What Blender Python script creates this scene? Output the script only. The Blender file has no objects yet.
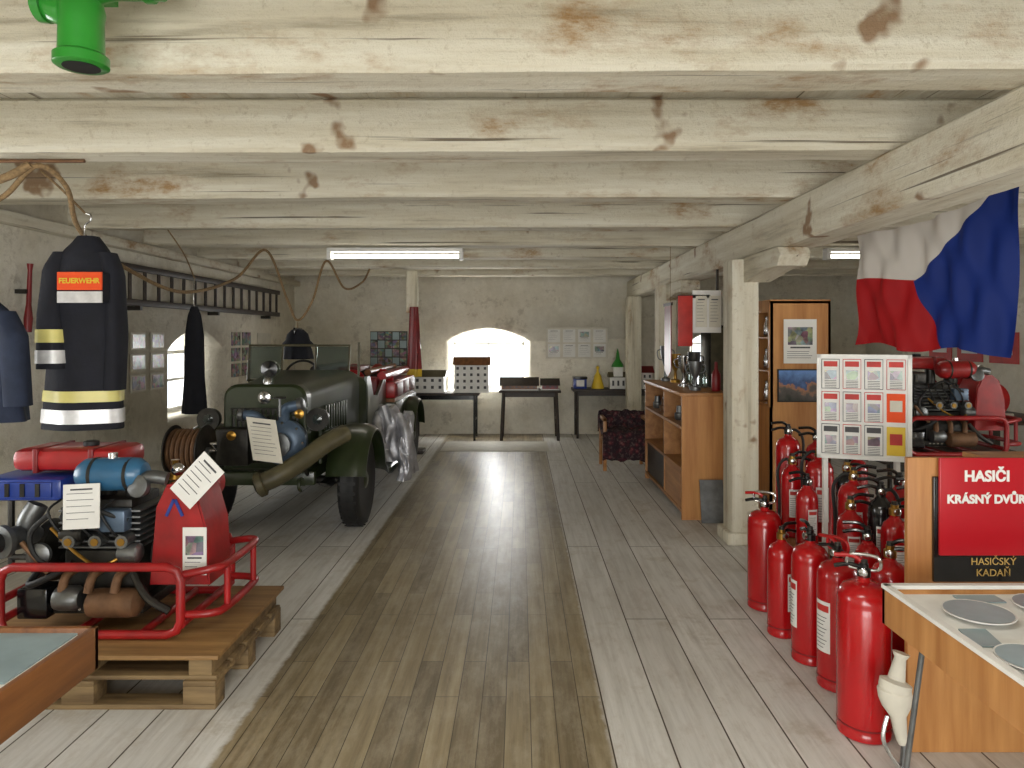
import bpy, math, random, bmesh
from mathutils import Vector, Matrix
random.seed(7)
PI=math.pi
sc=bpy.context.scene

# ------------------------------------------------------------------ materials
def newmat(name):
    m=bpy.data.materials.new(name); m.use_nodes=True
    nt=m.node_tree; b=nt.nodes['Principled BSDF']
    return m,nt,b
def c4(c): return (c[0],c[1],c[2],1)
def sr(r,g,b):
    f=lambda u:((u/255)/12.92 if u/255<=.04045 else ((u/255+.055)/1.055)**2.4)
    return (f(r),f(g),f(b))
def coords(nt,scale=(1,1,1),rot=(0,0,0)):
    tc=nt.nodes.new('ShaderNodeTexCoord'); mp=nt.nodes.new('ShaderNodeMapping')
    mp.inputs['Scale'].default_value=scale; mp.inputs['Rotation'].default_value=rot
    nt.links.new(tc.outputs['Object'],mp.inputs['Vector']); return mp.outputs['Vector']
def noise(nt,vec,scale,detail=4,rough=.55):
    n=nt.nodes.new('ShaderNodeTexNoise'); n.inputs['Scale'].default_value=scale
    n.inputs['Detail'].default_value=detail; n.inputs['Roughness'].default_value=rough
    nt.links.new(vec,n.inputs['Vector']); return n.outputs['Fac']
def ramp(nt,fac,stops):
    r=nt.nodes.new('ShaderNodeValToRGB'); e=r.color_ramp.elements
    while len(e)<len(stops): e.new(.5)
    for i,(p,c) in enumerate(stops):
        e[i].position=p; e[i].color=c4(c) if not isinstance(c,(int,float)) else (c,c,c,1)
    nt.links.new(fac,r.inputs['Fac']); return r.outputs['Color']
def mix(nt,fac,a,b,mode='MIX'):
    m=nt.nodes.new('ShaderNodeMix'); m.data_type='RGBA'; m.blend_type=mode
    for s,v in ((m.inputs[0],fac),(m.inputs[6],a),(m.inputs[7],b)):
        if isinstance(v,bpy.types.NodeSocket): nt.links.new(v,s)
        elif isinstance(v,(int,float)): s.default_value=v
        else: s.default_value=c4(v)
    return m.outputs[2]
def bump(nt,b,h,strength=.3,dist=.01):
    n=nt.nodes.new('ShaderNodeBump'); n.inputs['Strength'].default_value=strength; n.inputs['Distance'].default_value=dist
    nt.links.new(h,n.inputs['Height']); nt.links.new(n.outputs['Normal'],b.inputs['Normal'])
def simple(name,col,rough=.5,metal=0,var=.25,scale=8,bmp=.0,coat=0):
    m,nt,b=newmat(name); v=coords(nt)
    f=noise(nt,v,scale)
    d=tuple(c*(1-var) for c in col); l=tuple(min(1,c*(1+var*.6)) for c in col)
    nt.links.new(ramp(nt,f,[(.3,d),(.7,l)]),b.inputs['Base Color'])
    b.inputs['Roughness'].default_value=rough; b.inputs['Metallic'].default_value=metal
    if coat: b.inputs['Coat Weight'].default_value=coat
    if bmp: bump(nt,b,noise(nt,v,scale*4),bmp)
    return m
def wood(name,dark,light,rough=.45,axis=0,scale=1.0):
    m,nt,b=newmat(name)
    s=[14,14,14]; s[axis]=1.2
    v=coords(nt,tuple(q*scale for q in s)); f=noise(nt,v,1.6,6,.6)
    nt.links.new(ramp(nt,f,[(.3,dark),(.5,tuple((a+c)/2 for a,c in zip(dark,light))),(.7,light)]),b.inputs['Base Color'])
    b.inputs['Roughness'].default_value=rough
    bump(nt,b,f,.1); return m
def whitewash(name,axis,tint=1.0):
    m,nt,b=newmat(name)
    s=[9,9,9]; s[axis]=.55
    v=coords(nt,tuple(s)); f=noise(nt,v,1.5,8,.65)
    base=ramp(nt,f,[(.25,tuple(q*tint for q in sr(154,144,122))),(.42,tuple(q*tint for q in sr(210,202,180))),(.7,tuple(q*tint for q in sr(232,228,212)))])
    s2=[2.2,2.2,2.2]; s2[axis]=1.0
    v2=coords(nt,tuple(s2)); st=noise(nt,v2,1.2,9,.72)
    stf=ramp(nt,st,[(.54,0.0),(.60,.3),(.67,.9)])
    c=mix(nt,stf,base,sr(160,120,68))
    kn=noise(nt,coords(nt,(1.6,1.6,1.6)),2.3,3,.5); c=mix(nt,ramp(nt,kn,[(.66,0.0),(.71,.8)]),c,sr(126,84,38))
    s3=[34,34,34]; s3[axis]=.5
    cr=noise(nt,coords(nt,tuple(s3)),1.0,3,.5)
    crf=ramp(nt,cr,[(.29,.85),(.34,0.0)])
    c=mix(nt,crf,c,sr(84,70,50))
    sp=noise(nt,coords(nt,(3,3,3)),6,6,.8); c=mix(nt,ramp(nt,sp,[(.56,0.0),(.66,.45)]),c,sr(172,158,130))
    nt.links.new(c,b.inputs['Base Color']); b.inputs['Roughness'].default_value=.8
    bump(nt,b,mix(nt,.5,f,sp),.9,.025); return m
def plaster(name,c1,c2,patch):
    m,nt,b=newmat(name); v=coords(nt)
    f=noise(nt,v,1.3,8,.7); f2=noise(nt,v,9,6,.75); f3=noise(nt,v,2.4,10,.78); f4=noise(nt,v,1.0,9,.8)
    c=ramp(nt,f,[(.35,c1),(.65,c2)])
    c=mix(nt,ramp(nt,f3,[(.56,0.0),(.61,.4),(.69,.65)]),c,patch)
    c=mix(nt,ramp(nt,f4,[(.61,0.0),(.67,.5)]),c,sr(176,150,118))
    c=mix(nt,.3,c,ramp(nt,f2,[(.3,sr(170,164,150)),(.7,(1,1,1))]),'MULTIPLY')
    nt.links.new(c,b.inputs['Base Color']); b.inputs['Roughness'].default_value=.9
    h=mix(nt,.5,f3,f2); bump(nt,b,h,1.0,.04); return m

def floor_mat():
    m,nt,b=newmat('floor_boards'); L=nt.links
    def bricks(bw,rh,mort,seedoff):
        tc=nt.nodes.new('ShaderNodeTexCoord'); mp=nt.nodes.new('ShaderNodeMapping')
        mp.inputs['Rotation'].default_value=(0,0,PI/2); mp.inputs['Location'].default_value=(seedoff,seedoff*.37,0)
        L.new(tc.outputs['Object'],mp.inputs['Vector'])
        t=nt.nodes.new('ShaderNodeTexBrick'); L.new(mp.outputs['Vector'],t.inputs['Vector'])
        t.inputs['Scale'].default_value=1; t.inputs['Brick Width'].default_value=bw; t.inputs['Row Height'].default_value=rh
        t.inputs['Mortar Size'].default_value=mort; t.inputs['Mortar Smooth'].default_value=.2
        t.inputs['Color1'].default_value=(0,0,0,1); t.inputs['Color2'].default_value=(1,1,1,1); t.inputs['Mortar'].default_value=(.5,.5,.5,1)
        t.offset=.37; t.offset_frequency=2
        return t
    A=bricks(3.7,.235,.0038,.3); Bk=bricks(.92,.105,.0018,1.3)
    grain=noise(nt,coords(nt,(22,1.0,1)),1.3,7,.65); fine=noise(nt,coords(nt),14,5,.7)
    scuff=noise(nt,coords(nt,(5,1.6,1)),1.8,8,.75); blot=noise(nt,coords(nt),2.2,9,.75)
    ca=ramp(nt,grain,[(.2,sr(186,182,175)),(.5,sr(214,212,206)),(.8,sr(232,230,226))])
    ca=mix(nt,.3,ca,ramp(nt,A.outputs['Color'],[(0,sr(185,182,178)),(1,sr(255,255,253))]),'MULTIPLY')
    ca=mix(nt,ramp(nt,scuff,[(.5,0.0),(.7,.5)]),ca,sr(168,158,144))
    ca=mix(nt,ramp(nt,blot,[(.54,0.0),(.66,.55)]),ca,sr(172,160,140))
    ca=mix(nt,A.outputs['Fac'],ca,sr(74,64,52))
    cb=ramp(nt,grain,[(.25,sr(112,98,72)),(.5,sr(148,133,104)),(.8,sr(178,164,134))])
    cb=mix(nt,.75,cb,ramp(nt,Bk.outputs['Color'],[(0,sr(168,164,158)),(1,sr(255,255,250))]),'MULTIPLY')
    cb=mix(nt,ramp(nt,scuff,[(.45,0.0),(.7,.5)]),cb,sr(184,174,152))
    cb=mix(nt,Bk.outputs['Fac'],cb,sr(62,52,38))
    tc=nt.nodes.new('ShaderNodeTexCoord'); sp=nt.nodes.new('ShaderNodeSeparateXYZ'); L.new(tc.outputs['Object'],sp.inputs[0])
    s=nt.nodes.new('ShaderNodeMath'); s.operation='ADD'; s.inputs[1].default_value=.40; L.new(sp.outputs[0],s.inputs[0])
    a=nt.nodes.new('ShaderNodeMath'); a.operation='ABSOLUTE'; L.new(s.outputs[0],a.inputs[0])
    wn=nt.nodes.new('ShaderNodeMath'); wn.operation='MULTIPLY_ADD'; wn.inputs[1].default_value=.05; L.new(fine,wn.inputs[0]); L.new(a.outputs[0],wn.inputs[2])
    mask=ramp(nt,wn.outputs[0],[(.765,1.0),(.79,0.0)])
    col=mix(nt,mask,ca,cb); L.new(col,b.inputs['Base Color'])
    ro=nt.nodes.new('ShaderNodeMath'); ro.operation='MULTIPLY_ADD'; ro.inputs[1].default_value=.22; ro.inputs[2].default_value=.25; L.new(fine,ro.inputs[0])
    ro2=mix(nt,mask,(.62,.62,.62),ro.outputs[0])
    L.new(ro2,b.inputs['Roughness'])
    h=mix(nt,mask,A.outputs['Fac'],Bk.outputs['Fac']); inv=nt.nodes.new('ShaderNodeInvert'); L.new(h,inv.inputs['Color'])
    hh=mix(nt,.35,inv.outputs[0],fine); bump(nt,b,hh,.35,.007)
    return m
def photo_mat(name,scale=30,sat=.5,val=.6):
    m,nt,b=newmat(name); v=coords(nt)
    t=nt.nodes.new('ShaderNodeTexVoronoi'); t.inputs['Scale'].default_value=scale; nt.links.new(v,t.inputs['Vector'])
    h=nt.nodes.new('ShaderNodeHueSaturation'); h.inputs['Saturation'].default_value=sat; h.inputs['Value'].default_value=val
    nt.links.new(t.outputs['Color'],h.inputs['Color'])
    f=noise(nt,v,scale*.6); c=mix(nt,.7,h.outputs[0],ramp(nt,f,[(.35,sr(40,40,40)),(.65,sr(230,225,215))]),'MULTIPLY')
    nt.links.new(c,b.inputs['Base Color']); b.inputs['Roughness'].default_value=.25; return m
def landscape_mat():
    m,nt,b=newmat('landscape_photo'); 
    tc=nt.nodes.new('ShaderNodeTexCoord'); sp=nt.nodes.new('ShaderNodeSeparateXYZ'); nt.links.new(tc.outputs['Object'],sp.inputs[0])
    n=noise(nt,coords(nt),9,5,.6); q=nt.nodes.new('ShaderNodeMath'); q.operation='MULTIPLY_ADD'; q.inputs[1].default_value=.28; nt.links.new(n,q.inputs[0]); nt.links.new(sp.outputs[2],q.inputs[2])
    mr=nt.nodes.new('ShaderNodeMapRange'); mr.inputs[1].default_value=1.2; mr.inputs[2].default_value=1.46; nt.links.new(q.outputs[0],mr.inputs[0])
    c=ramp(nt,mr.outputs[0],[(.0,sr(30,36,34)),(.4,sr(90,86,84)),(.55,sr(170,120,90)),(.62,sr(60,84,130)),(1,sr(110,150,210))])
    nt.links.new(c,b.inputs['Base Color']); b.inputs['Roughness'].default_value=.3; return m
def pattern_mat():
    m,nt,b=newmat('patterned_dark_throw'); v=coords(nt)
    t=nt.nodes.new('ShaderNodeTexVoronoi'); t.inputs['Scale'].default_value=16; nt.links.new(v,t.inputs['Vector'])
    c=ramp(nt,t.outputs['Distance'],[(.1,sr(120,60,62)),(.3,sr(70,26,36)),(.6,sr(38,22,30))])
    c=mix(nt,ramp(nt,noise(nt,v,30,4,.7),[(.5,0.0),(.65,.6)]),c,sr(110,92,88))
    nt.links.new(c,b.inputs['Base Color']); b.inputs['Roughness'].default_value=.95; return m
def emis(name,col,s):
    m,nt,b=newmat(name); b.inputs['Base Color'].default_value=c4(col)
    b.inputs['Emission Color'].default_value=c4(col); b.inputs['Emission Strength'].default_value=s; return m

M={}
M['floor']=floor_mat()
M['wwx']=whitewash('whitewashed_beam_x',0); M['wwy']=whitewash('whitewashed_beam_y',1); M['wwz']=whitewash('whitewashed_post',2)
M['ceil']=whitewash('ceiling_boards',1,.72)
M['wall']=plaster('wall_plaster',sr(222,215,196),sr(240,236,222),sr(172,162,142))
M['red']=simple('extinguisher_red',sr(172,12,18),.25,0,.12,6,coat=.4)
M['red2']=simple('machine_red',sr(158,24,26),.38,0,.35,7,.08,coat=.15)
M['signred']=simple('sign_red',sr(176,20,34),.3,0,.06,5)
M['dred']=simple('dark_red',sr(120,18,22),.4)
M['redcloth']=simple('red_cloth',sr(180,26,26),.8)
M['orange']=simple('orange_cloth',sr(235,80,20),.7,0,.1)
M['yellow']=simple('yellow',sr(225,190,50),.5,0,.1)
M['yrefl']=simple('yellow_reflective',sr(225,215,130),.4,0,.1)
M['silv']=simple('silver_reflective',sr(225,225,225),.35,.2,.15,20)
M['alu']=simple('aluminized_fabric',sr(185,185,190),.42,.55,.35,9,.6)
M['navy']=simple('navy_cloth',sr(22,24,34),.85,0,.3,9,.2)
M['blue_cloth']=simple('blue_work_cloth',sr(34,44,66),.85,0,.3,9,.2)
M['black']=simple('black_rubber',sr(22,22,22),.6)
M['blackg']=simple('black_gloss',sr(18,18,20),.2,coat=.3)
M['green']=simple('green_paint',sr(44,136,44),.3,0,.15,5,coat=.3)
M['olive']=simple('dark_olive_paint',sr(42,52,28),.3,0,.3,5,.03,coat=.3)
M['olive2']=simple('olive_drab',sr(88,82,58),.45,0,.3,8,.1)
M['metal']=simple('grey_cast_metal',sr(120,122,122),.4,.8,.35,12,.1)
M['dmetal']=simple('dark_machine_metal',sr(56,54,50),.45,.6,.45,14,.15)
M['chrome']=simple('bright_metal',sr(205,205,205),.2,1,.15,10)
M['brass']=simple('brass',sr(170,130,60),.3,.9,.2,10)
M['gold']=simple('gold_lettering',sr(190,160,90),.5,0,.1)
M['rust']=simple('rusty_metal',sr(120,88,62),.6,.4,.4,12,.2)
M['blue']=simple('blue_paint',sr(30,58,140),.35,0,.2,7,coat=.2)
M['lblue']=simple('light_blue_paint',sr(46,98,134),.35,0,.25,7,coat=.2)
M['bgrey']=simple('blue_grey_paint',sr(86,104,124),.4,.3,.25,9)
M['paper']=simple('paper',sr(226,225,220),.7,0,.05)
M['paper2']=simple('paper_cream',sr(210,205,190),.7,0,.1)
M['ink']=simple('printed_ink',sr(80,80,82),.8)
M['inkr']=simple('red_print',sr(190,50,42),.6)
M['white']=simple('white_paint',sr(228,227,222),.5,0,.1)
M['woodo']=wood('orange_wood_veneer',sr(160,104,54),sr(200,146,88),.4,2,.6)
M['woodb']=wood('brown_wood',sr(98,58,30),sr(142,92,50),.4,1)
M['woodl']=wood('pine_pallet',sr(92,72,46),sr(146,122,84),.7,0)
M['ply']=wood('plywood_top',sr(118,86,48),sr(158,122,74),.6,0)
M['woodt']=wood('cabinet_wood',sr(140,92,48),sr(184,132,78),.45,1,.7)
M['darkwood']=wood('dark_wood',sr(30,22,16),sr(58,44,32),.5,1)
M['rope']=simple('rope_fibre',sr(150,124,88),.9,0,.4,60,.5)
M['glass']=simple('glazing',sr(150,165,160),.08,0,.1); M['glass'].node_tree.nodes['Principled BSDF'].inputs['Transmission Weight'].default_value=.9
M['purple']=pattern_mat()
M['photo']=photo_mat('photo_prints',22); M['photo2']=photo_mat('brochure_prints',16,1.2,.9); M['photo3']=landscape_mat()
M['bluep']=simple('blue_grey_document',sr(150,170,176),.4,0,.2,5)
M['tube']=emis('fluorescent_tube',(1,.96,.86),8)
M['felt']=simple('display_cloth',sr(238,237,232),.8,0,.08)

# ------------------------------------------------------------------ builder
def catmull(P,res=6,closed=False):
    P=[Vector(p) for p in P]; n=len(P); out=[]
    rng=n if closed else n-1
    for i in range(rng):
        if closed: a,b,c,d=P[(i-1)%n],P[i],P[(i+1)%n],P[(i+2)%n]
        else: a,b,c,d=P[max(i-1,0)],P[i],P[i+1],P[min(i+2,n-1)]
        for k in range(res):
            t=k/res
            out.append(.5*((2*b)+(c-a)*t+(2*a-5*b+4*c-d)*t*t+(-a+3*b-3*c+d)*t**3))
    if not closed: out.append(P[-1])
    return out
class B:
    def __init__(s,name): s.name=name; s.v=[]; s.f=[]; s.m=[]; s.sm=[]; s.mats=[]; s.M=None
    def add(s,vs,fs,mat,smooth=False,Mx=None):
        if mat not in s.mats: s.mats.append(mat)
        mi=s.mats.index(mat); o=len(s.v)
        for p in vs:
            p=Vector(p)
            if Mx is not None: p=Mx@p
            if s.M is not None: p=s.M@p
            s.v.append(p)
        for f in fs: s.f.append([i+o for i in f]); s.m.append(mi); s.sm.append(smooth)
    def box(s,x0,x1,y0,y1,z0,z1,mat,bev=0,Mx=None):
        bm=bmesh.new(); bmesh.ops.create_cube(bm,size=1)
        for v in bm.verts: v.co=Vector((x0+(v.co.x+.5)*(x1-x0),y0+(v.co.y+.5)*(y1-y0),z0+(v.co.z+.5)*(z1-z0)))
        if bev: bmesh.ops.bevel(bm,geom=bm.edges[:],offset=bev,segments=2,profile=.5,affect='EDGES')
        bm.verts.index_update()
        s.add([v.co.copy() for v in bm.verts],[[v.index for v in f.verts] for f in bm.faces],mat,bool(bev),Mx); bm.free()
    def lathe(s,prof,o,axis,mat,seg=24,a0=0,a1=2*PI,Mx=None,ref=None):
        o=Vector(o); ax=Vector(axis).normalized()
        r=Vector(ref) if ref else (Vector((1,0,0)) if abs(ax.x)<.8 else Vector((0,1,0)))
        u=(r-ax*r.dot(ax)).normalized(); w=ax.cross(u)
        full=abs(a1-a0-2*PI)<1e-5; n=seg if full else seg+1
        vs=[];fs=[]
        for (rr,h) in prof:
            for k in range(n):
                a=a0+(a1-a0)*k/seg; vs.append(o+ax*h+(u*math.cos(a)+w*math.sin(a))*rr)
        for i in range(len(prof)-1):
            for k in range(seg):
                k2=(k+1)%n if full else k+1
                fs.append([i*n+k,i*n+k2,(i+1)*n+k2,(i+1)*n+k])
        if full:
            if prof[0][0]>1e-4: fs.append(list(range(n)))
            if prof[-1][0]>1e-4: fs.append([(len(prof)-1)*n+k for k in range(n)])
        s.add(vs,fs,mat,True,Mx)
    def cyl(s,p0,p1,r,mat,r2=None,seg=18,Mx=None):
        p0=Vector(p0);p1=Vector(p1); L=(p1-p0).length; r2=r if r2 is None else r2
        s.lathe([(r,0),(r2,L)],p0,p1-p0,mat,seg,Mx=Mx)
    def sph(s,c,r,mat,sc_=(1,1,1),seg=18,Mx=None):
        vs=[];fs=[];n=10
        for i in range(n+1):
            t=PI*i/n
            for k in range(seg):
                a=2*PI*k/seg; vs.append((c[0]+r*sc_[0]*math.sin(t)*math.cos(a),c[1]+r*sc_[1]*math.sin(t)*math.sin(a),c[2]+r*sc_[2]*math.cos(t)))
        for i in range(n):
            for k in range(seg): fs.append([i*seg+k,i*seg+(k+1)%seg,(i+1)*seg+(k+1)%seg,(i+1)*seg+k])
        s.add(vs,fs,mat,True,Mx)
    def tube(s,P,r,mat,seg=10,closed=False,res=6,smooth=True,Mx=None,rfun=None):
        pts=catmull(P,res,closed) if smooth else [Vector(p) for p in P]
        n=len(pts); rings=[]; up=None
        for i in range(n):
            a=pts[(i-1)%n] if (closed or i>0) else pts[i]; c=pts[(i+1)%n] if (closed or i<n-1) else pts[i]
            t=(c-a)
            if t.length<1e-6: t=Vector((0,0,1))
            t.normalize()
            if up is None: up=Vector((0,0,1)) if abs(t.z)<.9 else Vector((1,0,0))
            u=(up-t*up.dot(t))
            if u.length<1e-4: u=t.orthogonal()
            u.normalize(); up=u; w=t.cross(u)
            rr=rfun(i/(n-1)) if rfun else r
            rings.append([pts[i]+(u*math.cos(2*PI*k/seg)+w*math.sin(2*PI*k/seg))*rr for k in range(seg)])
        s.loft(rings,mat,True,Mx,closed)
    def loft(s,rings,mat,smooth=True,Mx=None,closed=False,caps=True):
        n=len(rings[0]); vs=[p for r in rings for p in r]; fs=[]; R=len(rings)
        for i in range(R if closed else R-1):
            j=(i+1)%R
            for k in range(n): fs.append([i*n+k,i*n+(k+1)%n,j*n+(k+1)%n,j*n+k])
        if caps and not closed: fs.append(list(range(n))); fs.append([(R-1)*n+k for k in range(n)])
        s.add(vs,fs,mat,smooth,Mx)
    def prism(s,poly,d0,d1,axis,mat,smooth=False,Mx=None):
        def mk(p,d): return (d,p[0],p[1]) if axis==0 else ((p[0],d,p[1]) if axis==1 else (p[0],p[1],d))
        s.loft([[mk(p,d0) for p in poly],[mk(p,d1) for p in poly]],mat,smooth,Mx)
    def card(s,c,r,u,w,h,mat,t=.004,Mx=None):
        c=Vector(c); r=Vector(r).normalized(); u=Vector(u).normalized(); nn=r.cross(u)
        vs=[]
        for dn in (-t/2,t/2):
            for a,b_ in ((-1,-1),(1,-1),(1,1),(-1,1)): vs.append(c+r*a*w/2+u*b_*h/2+nn*dn)
        s.add(vs,[[0,3,2,1],[4,5,6,7],[0,1,5,4],[1,2,6,5],[2,3,7,6],[3,0,4,7]],mat,False,Mx)
    def doc(s,c,r,u,w,h,mat='paper',ink='ink',lines=7,pic=False,title=True):
        c=Vector(c); r=Vector(r).normalized(); u=Vector(u).normalized(); nn=r.cross(u)
        s.card(c,r,u,w,h,M[mat],.004)
        top=h*.38
        if pic: s.card(c+u*h*.12+nn*.003,r,u,w*.75,h*.4,M['photo'],.002); top=-h*.14; lines=max(2,lines//2)
        if title: s.card(c+u*(top)+nn*.003,r,u,w*.6,h*.035,M[ink],.002); top-=h*.09
        for i in range(lines):
            y=top-i*(top+h*.42)/max(lines,1); ww=w*random.uniform(.5,.8)
            s.card(c+u*y+r*(-(w*.8-ww)/2)+nn*.003,r,u,ww,h*.01,M[ink],.002)
    def text(s,txt,c,r,u,size,mat,bold=.0):
        cu=bpy.data.curves.new('t','FONT'); cu.body=txt; cu.size=size; cu.align_x='CENTER'; cu.align_y='CENTER'; cu.offset=bold; cu.extrude=.0008
        ob=bpy.data.objects.new('t',cu); sc.collection.objects.link(ob); bpy.context.view_layer.update()
        me=ob.evaluated_get(bpy.context.evaluated_depsgraph_get()).to_mesh()
        c=Vector(c); r=Vector(r).normalized(); u=Vector(u).normalized(); nn=r.cross(u)
        vs=[c+r*v.co.x+u*v.co.y+nn*v.co.z for v in me.vertices]; fs=[list(p.vertices) for p in me.polygons]
        s.add(vs,fs,mat); bpy.data.objects.remove(ob); bpy.data.curves.remove(cu)
    def done(s,ang=38):
        me=bpy.data.meshes.new(s.name); me.from_pydata([tuple(v) for v in s.v],[],s.f)
        for m in s.mats: me.materials.append(m)
        for p,mi,sm in zip(me.polygons,s.m,s.sm): p.material_index=mi; p.use_smooth=sm
        bm=bmesh.new(); bm.from_mesh(me); bmesh.ops.recalc_face_normals(bm,faces=bm.faces[:]); bm.to_mesh(me); bm.free()
        try: me.set_sharp_from_angle(angle=math.radians(ang))
        except Exception: pass
        ob=bpy.data.objects.new(s.name,me); sc.collection.objects.link(ob); return ob
X_=Vector((1,0,0));Y_=Vector((0,1,0));Z_=Vector((0,0,1))

# ------------------------------------------------------------------ room shell
WL,WR,YB,YF,ZC=-3.65,5.6,11.5,-2.8,2.72
b=B('floor'); b.box(WL-.6,WR+.6,YF-.4,YB+.6,-.2,0,M['floor']); b.done()
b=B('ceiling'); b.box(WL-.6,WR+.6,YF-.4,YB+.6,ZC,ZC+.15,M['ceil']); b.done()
def archpoly(a0,a1,z0,z1,rise,n=14):
    P=[(a0,z0),(a1,z0)]
    for i in range(n+1):
        t=i/n; x=a1+(a0-a1)*t; P.append((x,z1-rise+rise*math.sin(PI*t)**.8 if 0<t<1 else z1-rise))
    return P
def wall(name,bx,holes):
    b=B(name); b.box(*bx,M['wall']); ob=b.done()
    for h in holes:
        c=B('cut'); c.loft(h,M['wall'],False); co=c.done()
        md=ob.modifiers.new('b','BOOLEAN'); md.operation='DIFFERENCE'; md.object=co; md.solver='EXACT'
        bpy.context.view_layer.update()
        me=bpy.data.meshes.new_from_object(ob.evaluated_get(bpy.context.evaluated_depsgraph_get()))
        ob.modifiers.clear(); ob.data=me; bpy.data.objects.remove(co)
    return ob
def splayY(a0,a1,z0,z1,yi,yo,s=.12):
    f=lambda P,y:[(p[0],y,p[1]) for p in P]
    return [f(archpoly(a0,a1,z0,z1,.22),yi),f(archpoly(a0+s,a1-s,z0+.06,z1-.05,.2),yo)]
def splayX(a0,a1,z0,z1,xi,xo,s=.12):
    f=lambda P,x:[(x,p[0],p[1]) for p in P]
    return [f(archpoly(a0,a1,z0,z1,.22),xi),f(archpoly(a0+s,a1-s,z0+.06,z1-.05,.2),xo)]
wall('wall_back',(WL-.6,WR+.6,YB,YB+.55,0,ZC),[splayY(-1.22,.18,.66,1.72,YB-.01,YB+.57),splayY(2.75,4.1,.66,1.72,YB-.01,YB+.57)])
wall('wall_left',(WL-.55,WL,YF,YB,0,ZC),[splayX(7.35,8.7,.66,1.66,WL+.01,WL-.57),splayX(2.3,3.7,.66,1.72,WL+.01,WL-.57),splayX(-1.6,-.2,.66,1.72,WL+.01,WL-.57)])  # opening beside the pump is out of view, added for its light
wall('wall_right',(WR,WR+.55,YF,YB,0,ZC),[splayX(3.4,4.8,.66,1.72,WR-.01,WR+.57),splayX(0,1.4,.66,1.72,WR-.01,WR+.57)])  # both openings are out of view, added to light the right aisle
wall('wall_front',(WL-.6,WR+.6,YF-.4,YF,0,ZC),[[[(-2.2,YF-.41,.05),(1.6,YF-.41,.05),(1.6,YF-.41,2.35),(-2.2,YF-.41,2.35)],[(-2.2,YF+.01,.05),(1.6,YF+.01,.05),(1.6,YF+.01,2.35),(-2.2,YF+.01,2.35)]]])  # unseen wall; its wide opening is added to let light in
def winframeY(name,a0,a1,z0,z1,y):
    b=B(name)
    b.box(a0,a1,y,y+.05,z0,z0+.05,M['white']); b.box(a0,a1,y,y+.05,z1-.24,z1-.21,M['white'])
    for x in (a0+.025,(a0+a1)/2,a1-.025): b.box(x-.015,x+.015,y,y+.05,z0,z1-.08,M['white'])
    b.box(a0,a1,y+.01,y+.04,(z0+z1)/2-.1,(z0+z1)/2-.08,M['white']); b.done()
def winframeX(name,a0,a1,z0,z1,x):
    b=B(name)
    b.box(x,x+.05,a0,a1,z0,z0+.05,M['white']); b.box(x,x+.05,a0,a1,z1-.24,z1-.20,M['white'])
    for y in (a0+.025,(a0+a1)/2,a1-.025): b.box(x,x+.05,y-.02,y+.02,z0,z1-.08,M['white'])
    b.box(x+.01,x+.04,a0,a1,(z0+z1)/2-.1,(z0+z1)/2-.07,M['white']); b.done()
winframeY('window_1',-1.12,.08,.71,1.68,YB+.4)
winframeY('window_2',2.85,4.0,.71,1.68,YB+.4)
winframeX('window_3',7.45,8.6,.71,1.62,WL-.45)
winframeX('added_window_4',2.4,3.6,.71,1.68,WL-.45)  # frame of the added, unseen window that lights the pump
winframeX('added_window_5',3.5,4.7,.71,1.68,WR+.4)  # frame of an added, unseen window lighting the right aisle

def beam(name,p0,p1,w,h,mat,seg=26,jit=.008,seed=0):
    rnd=random.Random(seed); b=B(name); p0=Vector(p0);p1=Vector(p1); d=(p1-p0); L=d.length; d.normalize()
    side=Vector((-d.y,d.x,0)) if abs(d.z)<.5 else X_; up=Z_ if abs(d.z)<.5 else Y_
    rings=[]; ph=[rnd.uniform(0,6) for _ in range(8)]
    for i in range(seg+1):
        t=i/seg; c=.016; ring=[]
        for k,(sx,sz) in enumerate([(-1,-1),(1,-1),(1,1),(-1,1)]):
            jx=jit*math.sin(t*9+ph[k])+rnd.uniform(-1,1)*jit*.5; jz=jit*math.sin(t*7+ph[k+4])+rnd.uniform(-1,1)*jit*.5
            if sz>0: jz=0
            cx=sx*(w/2)+jx*1; cz=sz*h/2+jz
            if (sx,sz) in ((-1,-1),(1,1)): qq=[(cx,cz-c*sz),(cx-c*sx,cz)]
            else: qq=[(cx-c*sx,cz),(cx,cz-c*sz)]
            ring+= [p0+d*(L*t)+side*q[0]+up*q[1] for q in qq]
        rings.append(ring)
    b.loft(rings,mat,False); return b.done()
for i,yf in enumerate([2.55,3.57,4.72,5.95,7.1,8.25,9.4,10.55,1.35,.2,-.95,-2.1]):
    yc=yf-.11
    beam('ceiling_beam',(WL,yc,2.595),(WR,yc-.02,2.595),.22,.25,M['wwx'],40,.006,i)
beam('girder_beam',(1.86,YF,2.33),(1.86,YB,2.33),.26,.28,M['wwy'],50,.004,31)
for i,y in enumerate([5.4,8.25,10.62]):
    b=B('timber_post'); b.box(1.61,1.82,y,y+.24,0,2.18,M['wwz'],.018)
    if i<2: b.prism([(y+.0,2.18),(y-.72,2.18),(y-.76,2.13),(y-.70,2.06),(y-.45,2.06),(y,2.0)],1.70,1.90,0,M['wwy'])
    b.box(1.57,1.86,y-.03,y+.27,0,.10,M['wwz'],.02); b.done()
b=B('trim_1'); b.box(WL,WL+.1,YF,YB,2.38,2.465,M['wwy'],.01); b.done()

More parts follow.
